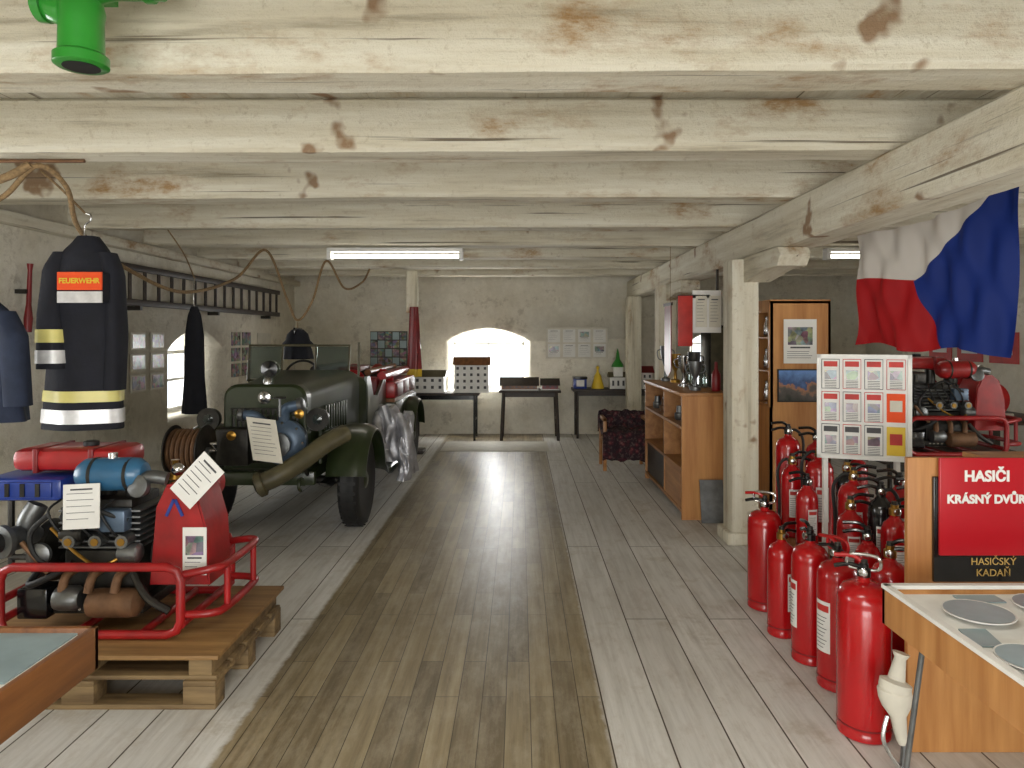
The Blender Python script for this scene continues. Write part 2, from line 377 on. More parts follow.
# ------------------------------------------------------------------ lamp
def fluoro(x0,x1,y,z):
    b=B('fluorescent_lamp'); b.box(x0,x1,y-.06,y+.06,z+.03,z+.07,M['white'],.008)
    b.box(x0,x0+.04,y-.05,y+.05,z-.045,z+.03,M['white']); b.box(x1-.04,x1,y-.05,y+.05,z-.045,z+.03,M['white'])
    for dy in (-.03,.03): b.cyl((x0+.04,y+dy,z-.01),(x1-.04,y+dy,z-.01),.016,M['tube'],seg=10)
    for x in (x0+.3,x1-.3): b.box(x-.02,x+.02,y-.02,y+.02,z+.07,2.465,M['white'])
    b.done()
fluoro(-1.89,-.56,6.99,2.385)
fluoro(3.0,4.4,6.99,2.385)
fluoro(-.7,.7,1.24,2.385)  # unseen overhead fixture, added to brighten the near display cases

# ------------------------------------------------------------------ green pipe fitting on beam
b=B('green_pipe_fitting'); g=M['green']; Y0=2.08
b.lathe([(.068,0),(.074,.004),(.074,.03),(.062,.04),(.06,.13),(.064,.16),(.055,.2)],(-1.285,Y0,2.385),(0,0,1),g,28)
b.lathe([(.05,0),(.045,.02)],(-1.285,Y0,2.383),(0,0,1),M['black'],24)
b.tube([(-1.285,Y0,2.55),(-1.27,Y0,2.6),(-1.2,Y0,2.625),(-1.12,Y0,2.625),(-1.05,Y0,2.625)],.045,g,16)
b.lathe([(.052,0),(.052,.02)],(-1.10,Y0,2.625),(1,0,0),g,20)
b.tube([(-1.285,Y0,2.57),(-1.33,Y0,2.55),(-1.38,Y0,2.57)],.045,g,16)
b.lathe([(.055,0),(.055,.025),(.045,.03)],(-1.38,Y0,2.57),(-1,0,0.1),g,24)
b.box(-1.32,-1.25,Y0,2.21,2.62,2.68,g); b.done()
b=B('ceiling_conduit_pipe'); b.cyl((-3.64,2.1,2.70),(1.7,2.1,2.70),.015,M['rust']); b.done()

# ------------------------------------------------------------------ garments
def ring(cx,cy,z,rx,ry,n=36,fold=.0,k=7,ph=0,a0=0,a1=2*PI,off=0):
    return [Vector((cx+(rx+off)*(1+fold*math.sin(k*a+ph))*math.cos(a),cy+(ry+off)*(1+fold*math.sin(k*a+ph))*math.sin(a),z)) for a in [a0+(a1-a0)*i/n for i in range(n)]]
def interp(S,z):
    for i in range(len(S)-1):
        a,b_=S[i],S[i+1]
        if a[0]>=z>=b_[0]:
            t=(a[0]-z)/(a[0]-b_[0]); return [a[j]+(b_[j]-a[j])*t for j in range(len(a))]
    return S[-1]
def garment(b,S,mat,fold=.06,k=6,steps=26,bands=()):
    z1,z0=S[0][0],S[-1][0]
    def mk(z,off=0,n=48):
        q=interp(S,z); f=fold*min(1,(z1-z)/(z1-z0)*1.6)
        return ring(q[1],q[2],z,q[3],q[4],n,f,k,z*3,off=off)
    b.loft([mk(z1+(z0-z1)*i/steps) for i in range(steps+1)],mat)
    for (za,zb,m) in bands:
        b.loft([mk(za+(zb-za)*i/3,.006) for i in range(4)],m,caps=False)
b=B('firefighter_jacket'); jx,jy=-2.39,3.9
garment(b,[(2.14,jx+.02,jy,.055,.05),(2.10,jx+.02,jy,.085,.07),(2.05,jx+.01,jy,.13,.09),(1.98,jx,jy,.165,.10),(1.8,jx,jy,.175,.12),(1.45,jx,jy,.19,.12),(1.09,jx,jy,.215,.13)],M['navy'],.05,5,30,
   [(1.30,1.24,M['yrefl']),(1.20,1.125,M['silv'])])
garment(b,[(2.05,jx-.10,jy-.02,.05,.06),(1.96,jx-.125,jy-.04,.065,.075),(1.7,jx-.12,jy-.08,.07,.08),(1.42,jx-.10,jy-.11,.075,.08)],M['navy'],.05,4,18,[(1.63,1.56,M['yrefl']),(1.52,1.45,M['silv'])])
garment(b,[(2.05,jx+.12,jy,.05,.06),(1.94,jx+.155,jy,.055,.07),(1.6,jx+.175,jy,.045,.08),(1.3,jx+.175,jy-.02,.045,.075)],M['navy'],.05,4,18)
b.card((jx+.065,jy-.150,1.885),X_,Z_,.235,.095,M['orange'],.01)
b.card((jx+.065,jy-.150,1.80),X_,Z_,.235,.06,M['silv'],.01)
b.box(jx-.05,jx+.18,jy-.15,jy-.08,1.775,1.93,M['navy'])
b.text('FEUERWEHR',(jx+.065,jy-.157,1.885),X_,Z_,.038,M['yellow'],.0012)
b.tube([(jx,jy,2.12),(jx,jy,2.2),(jx+.03,jy,2.23),(jx+.03,jy,2.26),(jx,jy,2.27)],.005,M['chrome'])
b.tube([(jx,jy,2.27),(jx,jy-.2,2.36),(jx,jy-.36,2.42)],.006,M['rope']); b.done()
b=B('work_jacket'); jx,jy=-2.68,3.55
garment(b,[(1.78,jx,jy,.05,.05),(1.72,jx,jy,.12,.08),(1.62,jx,jy,.16,.1),(1.4,jx,jy,.185,.11),(1.17,jx,jy,.22,.12)],M['blue_cloth'],.07,5)
garment(b,[(1.72,jx+.1,jy,.05,.05),(1.6,jx+.17,jy-.03,.06,.06),(1.25,jx+.2,jy-.04,.06,.06)],M['blue_cloth'],.05,4)
b.tube([(jx,jy,1.76),(jx,jy,2.1),(jx+.02,jy-.06,2.42)],.006,M['chrome']); b.done()
b=B('hanging_trousers'); jx,jy=-2.98,6.5
b.tube([(jx,jy,2.12),(jx,jy-.02,1.95),(jx,jy,1.84)],.006,M['chrome'])
garment(b,[(1.86,jx,jy,.03,.02),(1.78,jx,jy,.06,.04),(1.6,jx,jy,.085,.05),(1.2,jx,jy,.1,.06),(.88,jx,jy,.115,.06)],M['navy'],.12,4)
b.tube([(jx,jy,2.12),(jx+.05,jy-.3,2.3),(jx+.05,jy-.6,2.48)],.006,M['rope']); b.done()
b=B('firefighter_helmet'); hx,hy=-2.41,7.7
b.lathe([(.0,.15),(.06,.14),(.11,.09),(.13,.02),(.16,-.01),(.165,-.02),(.13,-.015)],(hx,hy,1.52),(0,0,1),M['navy'],28)
b.loft([ring(hx,hy,1.50,.13,.13),ring(hx,hy,1.42,.15,.14,fold=.05),ring(hx,hy,1.34,.16,.15,fold=.08)],M['navy'])
b.box(hx-.012,hx+.012,hy-.13,hy+.13,1.6,1.68,M['blackg'],.01)
b.cyl((hx,hy,1.66),(hx,hy,1.74),.005,M['rope']); b.done()

b=B('hanging_rope')
b.tube([(-2.62,3.42,2.20),(-2.49,3.44,2.28),(-2.34,3.44,2.42),(-2.30,3.6,2.35),(-2.44,3.95,2.17),(-2.53,4.6,2.02),(-2.5,5.3,1.92),(-2.6,6.5,2.12),(-2.52,7.05,2.44),(-2.46,7.5,1.98),(-2.41,7.7,1.76),(-2.31,7.9,1.98),(-2.22,8.14,2.45),(-2.1,8.5,2.16),(-1.98,8.9,2.26),(-1.95,9.2,2.45)],.013,M['rope'],10,res=10)
b.tube([(-2.62,3.40,2.30),(-2.45,3.40,2.36),(-2.36,3.42,2.42)],.02,M['rope'],10)
b.done()
b=B('hanging_rail'); b.cyl((-2.75,3.49,2.455),(-2.14,3.49,2.455),.009,M['rust'])
b.done()
b=B('wooden_ladder')
for z in (1.90,2.22): b.box(-3.57,-3.53,6.1,10.45,z-.03,z+.03,M['darkwood'],.006)
n=17
for i in range(n):
    y=6.2+i*(10.35-6.2)/(n-1); b.cyl((-3.55,y,1.9),(-3.55,y,2.22),.017,M['darkwood'],seg=10)
b.tube([(-3.55,6.12,2.22),(-3.55,5.95,2.26),(-3.55,5.92,2.2)],.012,M['dmetal'])
for y in (6.6,8.3,10): b.box(-3.645,-3.52,y-.02,y+.02,1.83,1.87,M['dmetal'])
b.done()
b=B('fire_hose_nozzle'); b.lathe([(.025,0),(.03,.1),(.018,.2),(.015,.45),(.022,.5)],(-3.57,5.15,1.62),(0,.05,1),M['dred'],16)
b.box(-3.645,-3.57,5.12,5.18,1.9,1.93,M['dmetal']); b.done()

b=B('wall_photo_display')
for i in range(4):
    for j in range(3):
        y=6.05+i*.36; z=1.14+j*.2
        b.card((WL+.01,y,z),Y_*-1,Z_,.26,.17,M['paper2'],.008); b.card((WL+.016,y,z),Y_,Z_,.22,.13,M['photo'],.004)
b.done()
b=B('wall_photo_panel')
for i in range(2):
    for j in range(3): b.card((WL+.01,9.1+i*.35,1.15+j*.2),Y_,Z_,.27,.17,M['photo'],.01)
b.card((WL+.01,10.1,1.45),Y_,Z_,.5,.35,M['paper2'],.01); b.done()

# ------------------------------------------------------------------ back wall things
b=B('photo_collage'); b.card((-2.12,YB-.015,1.38),X_,Z_,.60,.56,M['dmetal'],.02)
for i in range(5):
    for j in range(4): b.card((-2.36+i*.118,YB-.028,1.175+j*.137),X_,Z_,.105,.12,M['photo'] if (i+j)%3 else M['bluep'],.004)
b.done()
b=B('wall_documents')
b.card((.92,YB-.012,1.47),X_,Z_,1.0,.5,M['paper2'],.01)
for i in range(4):
    for j in range(2): b.doc((.55+i*.245,YB-.02,1.35+j*.235),X_,Z_,.2,.21,'paper','ink',5,pic=(i+j)%3==0)
b.done()

def table(name,x0,x1,y0,y1,z,top,leg,lr=.018,splay=0,apron=True):
    b=B(name); b.box(x0,x1,y0,y1,z-.035,z,top,.006)
    if apron: b.box(x0+.05,x1-.05,y0+.04,y0+.06,z-.1,z-.035,leg); b.box(x0+.05,x1-.05,y1-.06,y1-.04,z-.1,z-.035,leg)
    for sx,x in ((-1,x0+.07),(1,x1-.07)):
        for y in (y0+.05,y1-.05): b.cyl((x,y,z-.03),(x+sx*splay,y,0),lr,leg,seg=12)
        b.cyl((x+sx*splay*.6,y0+.05,.3),(x+sx*splay*.6,y1-.05,.3),lr*.7,leg,seg=8)
    return b.done()
table('display_table',-1.68,-.62,10.7,11.3,.72,M['darkwood'],M['blackg'])
table('display_table',-.32,.62,10.7,11.3,.76,M['darkwood'],M['darkwood'],.025,.03)
table('display_table',.82,2.1,10.93,11.45,.76,M['darkwood'],M['darkwood'])
def model_house(name,x0,x1,y0,y1,z,h,wallm,roofm,nx,nz,roof=.12):
    b=B(name); b.box(x0-.02,x1+.02,y0-.02,y1+.02,z,z+.015,M['felt']); b.box(x0,x1,y0,y1,z+.015,z+h,wallm)
    yc=(y0+y1)/2
    b.prism([(y0-.03,z+h),(y1+.03,z+h),(yc,z+h+roof)],x0-.03,x1+.03,0,roofm)
    for i in range(nx):
        for j in range(nz):
            x=x0+(i+.5)*(x1-x0)/nx; zz=z+.03+(j+.5)*(h-.03)/nz; w=(x1-x0)/nx*.36; hh=(h-.03)/nz*.42
            b.box(x-w/2,x+w/2,y0-.006,y0+.002,zz-hh/2,zz+hh/2,M['ink'])
    b.done()
model_house('model_house',-1.62,-1.16,10.8,11.1,.722,.24,M['white'],M['olive2'],4,2,.1)
model_house('model_building',-1.0,-.48,10.8,11.1,.722,.42,M['white'],M['woodb'],5,4,.12)
model_house('model_barn',-.28,.26,10.75,11.1,.762,.07,M['woodb'],M['darkwood'],6,1,.12)
model_house('model_barn',.34,.58,10.8,11.1,.762,.07,M['dred'],M['darkwood'],3,1,.1)
model_house('model_house',1.9,2.06,11.05,11.3,.762,.25,M['white'],M['dred'],2,2,.1)
b=B('model_church'); b.box(1.40,1.70,11.05,11.25,.762,.94,M['white']); b.box(1.46,1.6,11.05,11.19,.94,1.10,M['white'])
b.lathe([(.1,0),(.09,.04),(.035,.12),(.02,.22),(0,.3)],(1.53,11.12,1.10),(0,0,1),M['green'],8)
b.prism([(11.03,.94),(11.27,.94),(11.15,1.02)],1.38,1.72,0,M['olive2'])
for x in (1.45,1.53,1.61): b.box(x-.015,x+.015,11.044,11.052,.81,.89,M['ink'])
b.done()
b=B('storage_box'); b.box(.84,1.04,11.05,11.3,.762,.93,M['blue'],.01); b.box(.83,1.05,11.04,11.31,.91,.95,M['blackg'],.01)
b.box(.88,1.0,11.035,11.05,.8,.9,M['paper']); b.done()
b=B('brass_bell'); b.lathe([(.10,0),(.10,.03),(.07,.12),(.055,.2),(.02,.25),(.015,.3),(.03,.33),(0,.36)],(1.22,11.15,.762),(0,0,1),M['yellow'],24); b.done()

b=B('pole_with_red_banner'); b.box(-1.54,-1.39,9.6,9.72,1.9,2.47,M['wwz'],.01); b.box(-1.49,-1.43,9.6,9.66,0,1.95,M['darkwood'],.01)
b.box(-1.6,-1.3,9.5,9.8,0,.05,M['darkwood'],.01)
b.loft([ring(-1.43,9.57,1.98-.84*i/14,.05+.04*i/14,.03+.02*i/14,30,.22,5,i*.1) for i in range(15)],M['dred'])
b.loft([ring(-1.43,9.57,1.14-.1*i/3,.09,.055,30,.2,5,1.4) for i in range(4)],M['yellow']); b.done()
b=B('floor_rug'); b.box(-1.1,.4,9.75,10.6,0,.012,M['paper2'],.003); b.done()

b=B('draped_chair')
for x in (1.0,1.5):
    b.box(x-.02,x+.02,8.35,8.39,0,.62,M['woodt'],.004); b.box(x-.02,x+.02,8.78,8.82,0,.66,M['woodt'],.004)
    b.box(x-.02,x+.02,8.35,8.82,.58,.62,M['woodt'],.004)
b.box(1.0,1.5,8.36,8.8,.32,.36,M['woodt'])
prof=[(8.31,.14),(8.31,.3),(8.33,.43),(8.45,.46),(8.65,.47),(8.72,.56),(8.76,.64),(8.80,.65),(8.86,.58),(8.87,.4)]
def drape(prof,x0,x1,mat,t=.03,n=16,amp=.012):
    P=catmull([(0,p[0],p[1]) for p in prof],4); rg=[]
    for i,p in enumerate(P):
        top=[];bot=[]
        for k in range(n+1):
            x=x0+(x1-x0)*k/n; w=amp*math.sin(k*1.7+i*.4)+amp*math.sin(k*.8-i*.7)
            top.append(Vector((x,p.y-w-t/2,p.z+w+t/2))); bot.append(Vector((x,p.y-w+t/2,p.z+w-t/2)))
        rg.append(top+bot[::-1])
    b.loft(rg,mat)
drape(prof,.97,1.54,M['purple']); b.done()

# ------------------------------------------------------------------ low cabinet
b=B('display_cabinet'); w=M['woodt']; x0,x1,y0,y1,h=1.40,1.80,6.14,7.95,1.10
b.box(x0,x1,y0,y0+.025,0,h-.025,M['woodo']); b.box(x0,x1,y1-.025,y1,0,h,w); b.box(x1-.02,x1,y0+.025,y1-.025,.04,h,w)
b.box(x0-.02,x1+.02,y0-.02,y1,h-.03,h,w,.005)
for z in (.06,.42,.78): b.box(x0,x1,y0+.025,y1-.025,z,z+.025,w)
b.box(x0,x1,6.9,6.925,.08,h-.03,w); b.box(x0+.01,x0+.03,y0+.1,6.9,.085,.42,w)
b.box(x0+.02,x0+.04,6.95,7.9,.085,.42,M['darkwood'])
b.done()
b=B('couplings_on_shelf')
for i in range(9):
    y=6.3+i*.18
    if abs(y-6.9)<.07: continue
    b.lathe([(.04,0),(.05,.02),(.05,.06),(.035,.07),(.03,.13)],(1.5+.05*(i%2),y,.806),(0,0,1),M['metal'] if i%3 else M['rust'],16)
b.done()
def trophy(x,y,z,h,mat,name='trophy_cup'):
    b=B(name); b.lathe([(.05,0),(.05,.03),(.02,.04),(.015,h*.4),(.03,h*.5),(.055,h*.75),(.06,h),(.052,h),(.03,h*.6)],(x,y,z),(0,0,1),mat,20)
    for s in (-1,1): b.tube([(x+s*.05,y,z+h*.9),(x+s*.09,y,z+h*.85),(x+s*.08,y,z+h*.65),(x+s*.04,y,z+h*.6)],.006,mat,6)
    b.done()
for i,(y,h,m) in enumerate([(6.4,.26,'metal'),(6.65,.34,'dmetal'),(6.85,.3,'chrome'),(7.45,.3,'brass'),(7.7,.38,'metal')]): trophy(1.58+.05*(i%2),y,1.102,h,M[m])
for i,y in enumerate([6.3,6.75,7.3]):
    b=B('glass_bottle'); b.lathe([(.035,0),(.04,.01),(.04,.15),(.015,.2),(.013,.26)],(1.74,y,1.102),(0,0,1),M['glass'] if i else M['dred'],18); b.done()
b=B('red_tasseled_pennant'); b.prism([(6.95,1.25),(7.1,1.1+.08),(7.25,1.25),(7.25,1.9),(6.95,1.9)],1.475,1.485,0,M['dred'])
b.box(1.47,1.49,6.92,7.28,1.89,1.92,M['darkwood']); b.cyl((1.48,6.99,1.92),(1.48,6.99,2.468),.003,M['rope'],seg=6); b.done()
b=B('notice_board'); b.box(1.545,1.80,6.35,6.37,1.62,2.0,M['paper'],.003)
b.box(1.41,1.54,6.33,6.35,1.50,1.95,M['inkr'],.003); b.box(1.41,1.7,6.35,6.36,1.93,1.96,M['darkwood'])
for i in range(2): b.doc((1.62+i*.12,6.345,1.81),X_,Z_,.1,.28,'paper2','ink',7)
b.box(1.76,1.78,6.36,6.38,1.98,2.19,M['darkwood']); b.done()
b=B('leaning_grey_board'); b.card((1.64,6.06,.18),X_,(0,.22,1),.2,.36,M['metal'],.01); b.done()

# tall glazed cabinet
b=B('glazed_cabinet'); w=M['woodo']; x0,x1,y0,y1=1.98,2.46,5.62,6.1
b.box(x0,x1,y0,y0+.02,.0,1.87,w); b.box(x0,x1,y1-.02,y1,0,1.87,w); b.box(x1-.02,x1,y0,y1,0,1.87,w)
b.box(x0,x1,y0,y1,1.85,1.88,w); b.box(x0,x1,y0,y1,0,.06,w); b.box(x0,x0+.02,y0,y1,0,1.03,w)
for z in (1.03,1.30,1.57): b.box(x0+.02,x1-.02,y0+.02,y1-.02,z,z+.012,w)
b.box(x0-.004,x0+.025,y0,y0+.04,1.03,1.85,w); b.box(x0,x0+.025,y1-.04,y1,1.03,1.85,w); b.box(x0,x0+.02,y0,y1,1.78,1.85,w)
b.box(x1-.03,x1-.021,y0+.02,y1-.02,1.03,1.85,M['paper2'])
for z in (1.045,1.315,1.585):
    for k in range(3): b.lathe([(.02,0),(.03,.02),(.028,.1),(.012,.14),(.02,.17)],(2.08+.08*(k%2),5.72+k*.13,z),(0,0,1),M['chrome'] if k!=1 else M['brass'],14)
b.doc((2.215,y0-.006,1.55),X_,Z_,.26,.35,'paper','ink',9,pic=True)
b.card((2.2,y0-.006,1.20),X_,Z_,.33,.26,M['black'],.006); b.card((2.2,y0-.012,1.20),X_,Z_,.31,.24,M['photo3'],.004)
b.done()

# ------------------------------------------------------------------ flag
def flag():
    n1,n2=64,36
    TL=Vector((2.36,5.0,2.30));TR=Vector((2.83,4.0,2.47));BL=Vector((2.36,5.0,1.53));BR=Vector((2.77,4.03,1.49))
    vs=[];fs=[];uv=[]
    nrm=Vector((-(TR-TL).y,(TR-TL).x,0)).normalized()
    for j in range(n2+1):
        v=j/n2
        for i in range(n1+1):
            u=i/n1; p=(BL.lerp(BR,u)).lerp(TL.lerp(TR,u),v)
            p=p+nrm*(.045*math.sin(u*13+v*2.6)*(.35+.65*(1-v))+.02*math.sin(u*29-v*6)+.012*math.sin(u*47+v*9)+.03*math.sin((u+v)*7)*(1-v))
            p.z+=-.05*math.sin(PI*u)*v+.022*math.sin(u*11)*(1-v); vs.append(p); uv.append((u,v))
    for j in range(n2):
        for i in range(n1): a=j*(n1+1)+i; fs.append((a,a+1,a+n1+2,a+n1+1))
    me=bpy.data.meshes.new('czech_flag'); me.from_pydata(vs,[],fs); l=me.uv_layers.new(name='UVMap')
    for p in me.polygons:
        p.use_smooth=True
        for li in p.loop_indices: l.data[li].uv=uv[me.loops[li].vertex_index]
    m,nt,bs=newmat('flag_cloth'); L=nt.links
    t=nt.nodes.new('ShaderNodeUVMap'); sp=nt.nodes.new('ShaderNodeSeparateXYZ'); L.new(t.outputs[0],sp.inputs[0])
    def mth(op,a,b_):
        q=nt.nodes.new('ShaderNodeMath'); q.operation=op
        for s,v in ((q.inputs[0],a),(q.inputs[1],b_)):
            if isinstance(v,(int,float)): s.default_value=v
            else: L.new(v,s)
        return q.outputs[0]
    U,V=sp.outputs[0],sp.outputs[1]
    red=mth('LESS_THAN',V,mth('ADD',.60,mth('MULTIPLY',U,-.10)))
    up=mth('GREATER_THAN',U,mth('ADD',.40,mth('MULTIPLY',mth('SUBTRACT',V,.55),.98)))
    dn=mth('GREATER_THAN',U,mth('ADD',.40,mth('MULTIPLY',mth('SUBTRACT',.55,V),.40)))
    bl=mth('MULTIPLY',up,dn)
    c=mix(nt,red,sr(208,202,194),sr(172,18,24)); c=mix(nt,bl,c,sr(18,46,124)); L.new(c,bs.inputs['Base Color']); bs.inputs['Roughness'].default_value=.75
    tr=nt.nodes.new('ShaderNodeBsdfTranslucent'); L.new(c,tr.inputs['Color']); ms=nt.nodes.new('ShaderNodeMixShader'); ms.inputs[0].default_value=.25
    L.new(bs.outputs[0],ms.inputs[1]); L.new(tr.outputs[0],ms.inputs[2]); L.new(ms.outputs[0],nt.nodes['Material Output'].inputs[0])
    me.materials.append(m); ob=bpy.data.objects.new('czech_flag',me); sc.collection.objects.link(ob)
    b=B('flag_pole'); b.cyl((2.345,5.08,2.31),(2.845,3.93,2.485),.009,M['darkwood']); b.done()
flag()

# ------------------------------------------------------------------ brochure board
b=B('brochure_board')
r=Vector((.41,-.16,0)).normalized(); c=Vector((1.885,3.90,1.205)); nn=r.cross(Z_)
b.card(c,r,Z_,.47,.575,M['white'],.02)
for s in (-1,1): b.card(c+r*s*.225+nn*.012,r,Z_,.02,.575,M['white'],.02); b.card(c+Z_*s*.278+nn*.012,r,Z_,.47,.02,M['white'],.02)
for i in range(4):
    for j in range(3):
        q=c+r*(-.165+i*.108)+Z_*(-.18+j*.18)+nn*.014
        if i==3 and j<2: b.card(q,r,Z_,.09,.155,M['yellow'] if j==0 else M['orange'],.004); b.card(q+nn*.003+Z_*.01,r,Z_,.06,.06,M['inkr'] if j==0 else M['paper2'],.003)
        else:
            b.card(q,r,Z_,.092,.165,M['inkr'] if (i+j)%2 else M['ink'],.003); b.card(q+nn*.002,r,Z_,.086,.158,M['paper'],.004); b.card(q+Z_*.055+nn*.004,r,Z_,.07,.03,M['inkr'] if j!=0 else M['ink'],.003); b.card(q-Z_*.005+nn*.004,r,Z_,.06,.05,M['photo'],.003)
            for k in range(5): b.card(q-Z_*(.038+.009*k)+nn*.004,r,Z_,.06,.003,M['ink'],.003)
for s in (-1,1): b.box((c+r*s*.18).x-.012,(c+r*s*.18).x+.012,(c+r*s*.18).y+.02,(c+r*s*.18).y+.045,.342,1.4,M['white'])
b.done()

# ------------------------------------------------------------------ extinguishers
def extinguisher(x,y,z,r,h,kind=0,col='red',ang=-120,hose=1,label='paper'):
    b=B('fire_extinguisher'); c=M[col]; hb=h-.11
    b.lathe([(r*.9,0),(r,.008),(r,.03),(r*.97,.035),(r*.985,.05),(r,.06),(r,hb-.09),(r*.985,hb-.085),(r,hb-.075),(r*.95,hb-.045),(r*.78,hb-.018),(r*.5,hb-.004),(.03,hb),(.022,hb+.01),(.022,hb+.03)],(x,y,z),(0,0,1),c,32)
    b.lathe([(.026,0),(.026,.03),(.018,.035),(.018,.05)],(x,y,z+hb+.02),(0,0,1),M['brass'] if kind%2 else M['blackg'],16)
    a=math.radians(ang); d=Vector((math.cos(a),math.sin(a),0)); o=Vector((x,y,z+hb+.05)); s=Vector((-d.y,d.x,0))
    side=s if kind%2 else -s
    b.tube([o,o+side*.05+Z_*.01,o+side*.11-Z_*.005],.009,M['blackg'],8)
    b.tube([o+Z_*.02,o+side*.04+Z_*.045,o+side*.11+Z_*.04],.009,M['blackg'] if kind!=2 else c,8)
    b.cyl(o-Z_*.01,o+Z_*.035,.014,M['dmetal'],seg=10)
    b.lathe([(.017,0),(.017,.012),(.012,.015)],o+d*.02-Z_*.01,d,M['chrome'],12)
    if hose:
        q=o-Z_*.015
        b.tube([q,q-side*.05+Z_*.01,q-side*(r+.02)-Z_*.06,Vector((x,y,z+hb*.6))-side*(r+.012),Vector((x,y,z+hb*.3))-side*(r+.012)],.009,M['black'],8)
        b.lathe([(.012,0),(.02,.05),(.022,.1)],Vector((x,y,z+hb*.3))-side*(r+.018),(0,0,-1),M['black'],10)
    if kind==2:
        b.tube([o+s*.05,o+s*.05+Z_*.05,o-s*.05+Z_*.05,o-s*.05],.007,M['chrome'] if label is None else c,8,closed=True)
    if label:
        ll=hb*.40; zb=hb*.30
        b.lathe([(r+.0015,zb),(r+.0015,zb+ll)],(x,y,z),(0,0,1),M[label],12,a-.45,a+.45)
        b.lathe([(r+.0025,zb+ll*.80),(r+.0025,zb+ll*.93)],(x,y,z),(0,0,1),M['inkr'] if label=='paper' else M['ink'],8,a-.38,a+.38)
        for k in range(9): b.lathe([(r+.0025,zb+ll*(.08+.075*k)),(r+.0025,zb+ll*(.095+.075*k))],(x,y,z),(0,0,1),M['ink'],8,a-.38,a+.1+.09*(k%3))
    b.lathe([(r+.001,.05),(r+.001,.056)],(x,y,z),(0,0,1),M['dred'],24)
    b.done()
E=extinguisher
E(1.44,4.18,0,.098,.68,2,hose=0,label=None)
E(1.40,3.80,0,.074,.60,1,hose=0,ang=-60)
E(1.43,3.50,0,.088,.68,0,hose=0,ang=-180)
E(1.45,3.24,0,.090,.68,2,hose=0,ang=-160)
E(1.385,2.86,0,.102,.72,2,hose=0,label=None)
E(1.585,3.04,0,.078,.74,1,hose=0,label=None)
b=B('low_bench'); b.box(1.60,2.12,3.32,4.85,.31,.34,M['woodt'],.004)
for x in (1.64,2.08):
    for y in (3.38,4.79): b.box(x-.025,x+.025,y-.025,y+.025,0,.31,M['woodt'])
b.box(1.62,2.1,3.36,3.38,.24,.31,M['woodt']); b.done()
zb=.341
E(1.76,4.66,zb,.078,.70,0,ang=-90); E(1.71,4.46,zb,.066,.54,1,hose=1,ang=-100); E(1.89,4.52,zb,.07,.68,0,hose=0)
E(1.80,4.27,zb,.080,.62,1,ang=-100); E(1.665,4.12,zb,.062,.48,0,hose=0,ang=-80); E(1.88,4.08,zb,.06,.57,1,'blackg',hose=0)
E(1.80,3.83,zb,.080,.57,1,ang=-110); E(1.97,3.69,zb,.070,.57,0,hose=1,ang=-95); E(1.69,3.63,zb,.066,.46,1,hose=0,ang=-100)
E(1.83,3.60,zb,.062,.54,0,'blackg',hose=1,ang=-110); E(1.68,3.43,zb,.06,.36,0,hose=0,label=None); E(1.81,3.43,zb,.062,.48,1,hose=0,ang=-90); E(1.97,3.48,zb,.07,.56,0,hose=0)
E(2.03,4.30,zb,.07,.62,0,hose=0)
b=B('foam_nozzle'); 
b.lathe([(.012,0),(.02,.02),(.028,.1),(.05,.14),(.058,.17),(.058,.2),(.04,.215)],(1.40,2.60,.10),(-.1,.1,1),M['paper2'],20)
b.lathe([(.05,0),(.055,.01),(.055,.035),(.03,.045),(.02,.12),(.03,.14)],(1.375,2.61,.29),(.25,.1,1),M['paper2'],20)
b.tube([(1.35,2.61,.2),(1.33,2.60,.12),(1.37,2.59,.04),(1.41,2.6,.0)],.008,M['chrome'],8)
b.tube([(1.41,2.6,.12),(1.40,2.6,0)],.012,M['metal'],8); b.done()

# ------------------------------------------------------------------ wood panel right, signs
b=B('wooden_lectern'); b.box(1.485,2.30,2.72,2.745,0,1.13,M['woodo'],.003); b.box(2.28,2.30,2.745,3.05,0,1.10,M['woodo'])
b.box(1.9,2.28,2.745,3.05,1.08,1.10,M['woodo']); b.box(1.9,1.92,2.745,3.0,0,1.08,M['woodo']); b.done()
b=B('black_sign_board'); b.box(1.575,2.20,2.702,2.717,.66,1.06,M['blackg'],.003)
b.text('HASIČSKÝ',(1.80,2.699,.738),X_,Z_,.038,M['gold'],.0002); b.text('KADAŇ',(1.80,2.699,.695),X_,Z_,.038,M['gold'],.0004); b.done()
b=B('red_fire_brigade_sign'); b.box(1.588,2.28,2.685,2.698,.765,1.135,M['signred'],.003)
b.text('HASIČI',(1.765,2.683,1.065),X_,Z_,.056,M['paper'],.0022); b.text('KRÁSNÝ DVŮR',(1.762,2.683,.978),X_,Z_,.044,M['paper'],.002)
b.done()

# ------------------------------------------------------------------ display cases
def plate(b,x,y,z,r,m='white',tilt=0):
    b.lathe([(0,0),(r*.6,.002),(r*.66,.008),(r,.018),(r,.022),(r*.66,.012),(0,.006)],(x,y,z),(0,0,1),M[m],28)
    b.lathe([(r*.88,.0198),(r*.95,.0218)],(x,y,z),(0,0,1),M['bluep'],28)
    b.lathe([(0,.0085),(r*.35,.010)],(x,y,z),(0,0,1),M['inkr'],20)
b=B('glass_display_case'); x0,x1,y0,y1=1.235,2.15,.75,2.42
b.box(x0+.015,x1-.015,y0+.015,y1-.015,.712,.722,M['felt'])
b.box(x0,x0+.015,y0,y1,.62,.745,M['woodo']); b.box(x1-.015,x1,y0,y1,.62,.745,M['woodo']); b.box(x0,x1,y1-.015,y1,.62,.745,M['woodo']); b.box(x0,x1,y0,y0+.015,.62,.745,M['woodo'])
